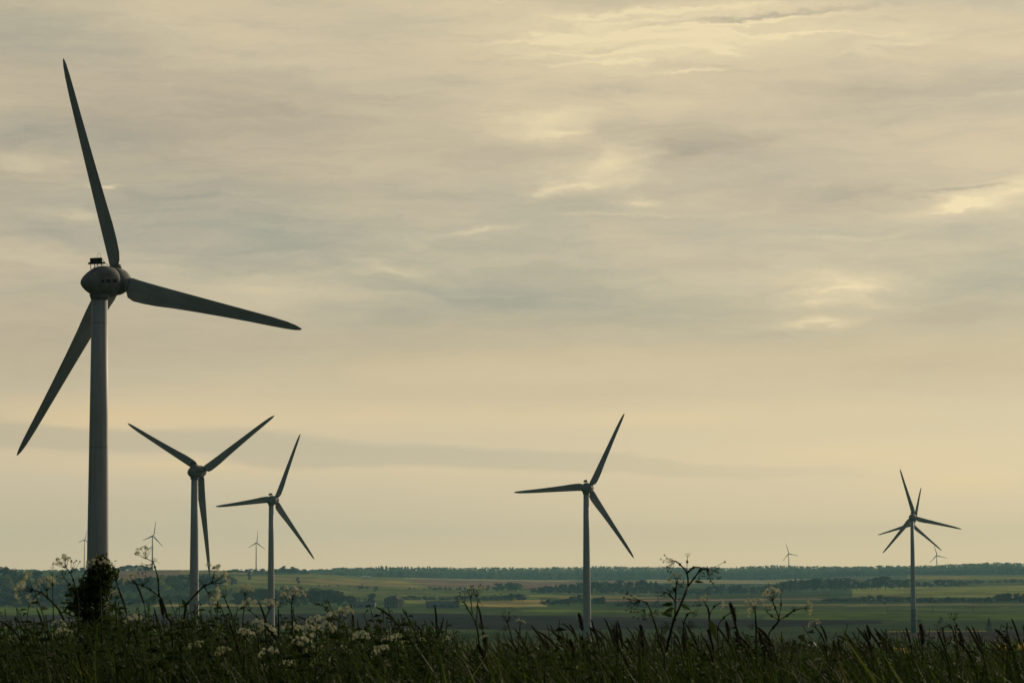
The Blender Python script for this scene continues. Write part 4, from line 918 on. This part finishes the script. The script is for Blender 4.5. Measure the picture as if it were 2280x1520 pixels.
        for p in (np.array([x0, d_, g0-.02]), low, tip): sv += [p+[-sw, 0, 0], p+[sw, 0, 0]]
        VV.append(np.array(sv)); FF.append(np.array([[0,1,3,2],[2,3,5,4]])+nv); CC.append(np.tile(k*.9, (6, 1))); nv += 6
        nl = int(rng.integers(10, 18)); sz = rng.uniform(.016, .040); nar = rng.uniform(.16, .34)
        for q in range(nl):
            t = (q+.3)/nl; c = low+(tip-low)*t; a = q*2.399+rng.uniform(-.4, .4); l = sz*(1.15-t*.6)
            o_ = np.array([math.cos(a), math.sin(a), .0]); u_ = np.array([0, 0, 1.0]); sd_ = np.array([-math.sin(a), math.cos(a), .25*rng.normal()])
            VV.append(np.array([c, c+o_*l*.5+u_*l*.30+sd_*l*nar, c+o_*l*1.1+u_*l*rng.uniform(-.25, .25), c+o_*l*.5+u_*l*.26-sd_*l*nar])); FF.append(np.array([[0,1,2,3]])+nv); CC.append(np.tile(k*rng.uniform(.7, 1.4), (4, 1))); nv += 4
    o = link('leafy_weeds', mesh_np('leafy_weeds', np.concatenate(VV), np.concatenate(FF), GRASSM, False, np.concatenate(CC)))
    tag(o, 'small dark leaves of weeds growing through the meadow grass', 'weeds', kind='stuff')
grass()

# single grass stalks that rise above the sward
def head_mesh(L_, r_, bend, q_, loose):
    b = MB(); ax = [Vector((-bend*L_*(t*t), 0, L_*t-abs(bend)*L_*.3*t**3)) for t in np.linspace(0, 1, 9)]
    b.tube(ax, [r_*.35*max(.15, math.sin(math.pi*(i/8*.9+.08))) for i in range(9)], 5)
    for i in range(q_):
        t = (i+.5)/q_; k = min(7, int(t*8)); c = ax[k].lerp(ax[k+1], t*8-k); d = (ax[k+1]-ax[k]).normalized()
        a = i*2.399; o_ = Vector((math.cos(a), math.sin(a), 0)); env = r_*(math.sin(math.pi*(t*.86+.10))**.6)*(1+loose*GR.uniform(0, 1))
        p2_ = c+o_*env+d*L_*.05; s_ = d.cross(o_)*r_*.42
        b.add([c, p2_-s_, p2_+d*L_*.075*(1+loose), p2_+s_], [(0,1,2,3)])
    return b.mesh('seed_head', TUFT)
HEADS = [head_mesh(.058,.0024,.10,110,.0), head_mesh(.046,.0030,.22,100,.3), head_mesh(.060,.0020,.25,110,.2), head_mesh(.040,.0040,.1,90,.9)]
def stalk(px, py, D, hd, leanx, label, group):
    tip = P(px, py, D); Lh = (.062,.050,.070,.045)[hd]; ln = R(leanx)
    c0 = tip-Vector((-math.sin(ln), 0, math.cos(ln)))*Lh
    gx = c0.x+math.sin(ln)*.30; g = Vector((gx, D, ground_z(gx, D)))
    o = empty('grass_stalk', g); tag(o, label, 'grass stalk', group)
    c = c0-g; b = MB(); b.tube([(0,0,-.02),(c.x*.25,0,c.z*.5),(c.x*.62,0,c.z*.82),c], [.0016,.0014,.0011,.0009], 5); b.build('stem', STEM, o)
    h = link('seed_head', HEADS[hd], o, c); h.rotation_euler = (0, -ln, 0)
    if hd == 3:
        lb = MB(); z = c.z*.8; lb.add([(c.x*.6,0,z),(c.x*.6-.028,.01,z+.055),(c.x*.6-.06,.02,z+.10),(c.x*.6-.025,.012,z+.061)], [(0,1,2,3)]); lb.build('leaf', LEAF, o)
GS = [(8,1357,2,28),(88,1352,0,10),(1293,1362,3,4),(1266,1372,2,20),(1323,1376,0,8),(1335,1380,2,24),(1353,1374,0,12),(1238,1390,2,34),(1200,1382,2,34),(1383,1380,0,2),(1431,1388,3,2),(1376,1390,0,14),
      (1630,1338,3,6),(1640,1378,0,6),(1873,1392,2,40),(1932,1398,0,10),(1957,1402,3,20),(1972,1392,2,14),(2024,1394,0,8),(2055,1386,3,0),(2138,1396,3,4),(2160,1390,0,24),(2172,1392,0,14),(2215,1408,2,24),(2259,1374,0,10),(2205,1420,2,34),
      (458,1388,3,26),(360,1330,3,8),(350,1352,0,6),(305,1288,0,14),(975,1345,0,-3),(848,1330,2,30),(788,1345,0,0),(902,1352,0,20),(930,1368,2,20),(1070,1342,0,2),(1010,1380,2,-40),(585,1340,0,14),(1080,1404,3,2),(1300,1412,0,10),(268,1300,0,10),(672,1352,2,40),(505,1412,3,16)]
for x, y, hd, ln in GS:
    stalk(x, y, GR.uniform(5.2, 6.8), hd, ln+GR.uniform(-3, 3), 'dark grass stalk with seed head rising above the meadow grass', 'grass stalks rising above the meadow')
for i in range(120):
    x = GR.uniform(-10, 2290) if i % 3 else GR.uniform(1180, 2290); y = interp(x, TOP)+GR.uniform(-14, 34)
    stalk(x, y, GR.uniform(5.0, 8.5), GR.choice((0,0,1,2,3)), GR.gauss(17, 10), 'dark grass stalk with seed head rising above the meadow grass', 'grass stalks rising above the meadow')

# ------------------------------------------------------------------ haze
hb = MB().box((0, 0, 54), (13100, 13100, 124)); hm = bpy.data.materials.new('haze_air'); hm.use_nodes = True
nt = hm.node_tree; nt.nodes.clear(); pv = N('ShaderNodeVolumePrincipled', nt); ou = N('ShaderNodeOutputMaterial', nt)
pv.inputs['Density'].default_value = 6.6e-5; pv.inputs['Color'].default_value = (.40,.86,1.0,1); pv.inputs['Anisotropy'].default_value = 0
L(pv.outputs[0], ou.inputs['Volume'], nt)
hz = hb.build('haze', hm); tag(hz, kind='stuff')
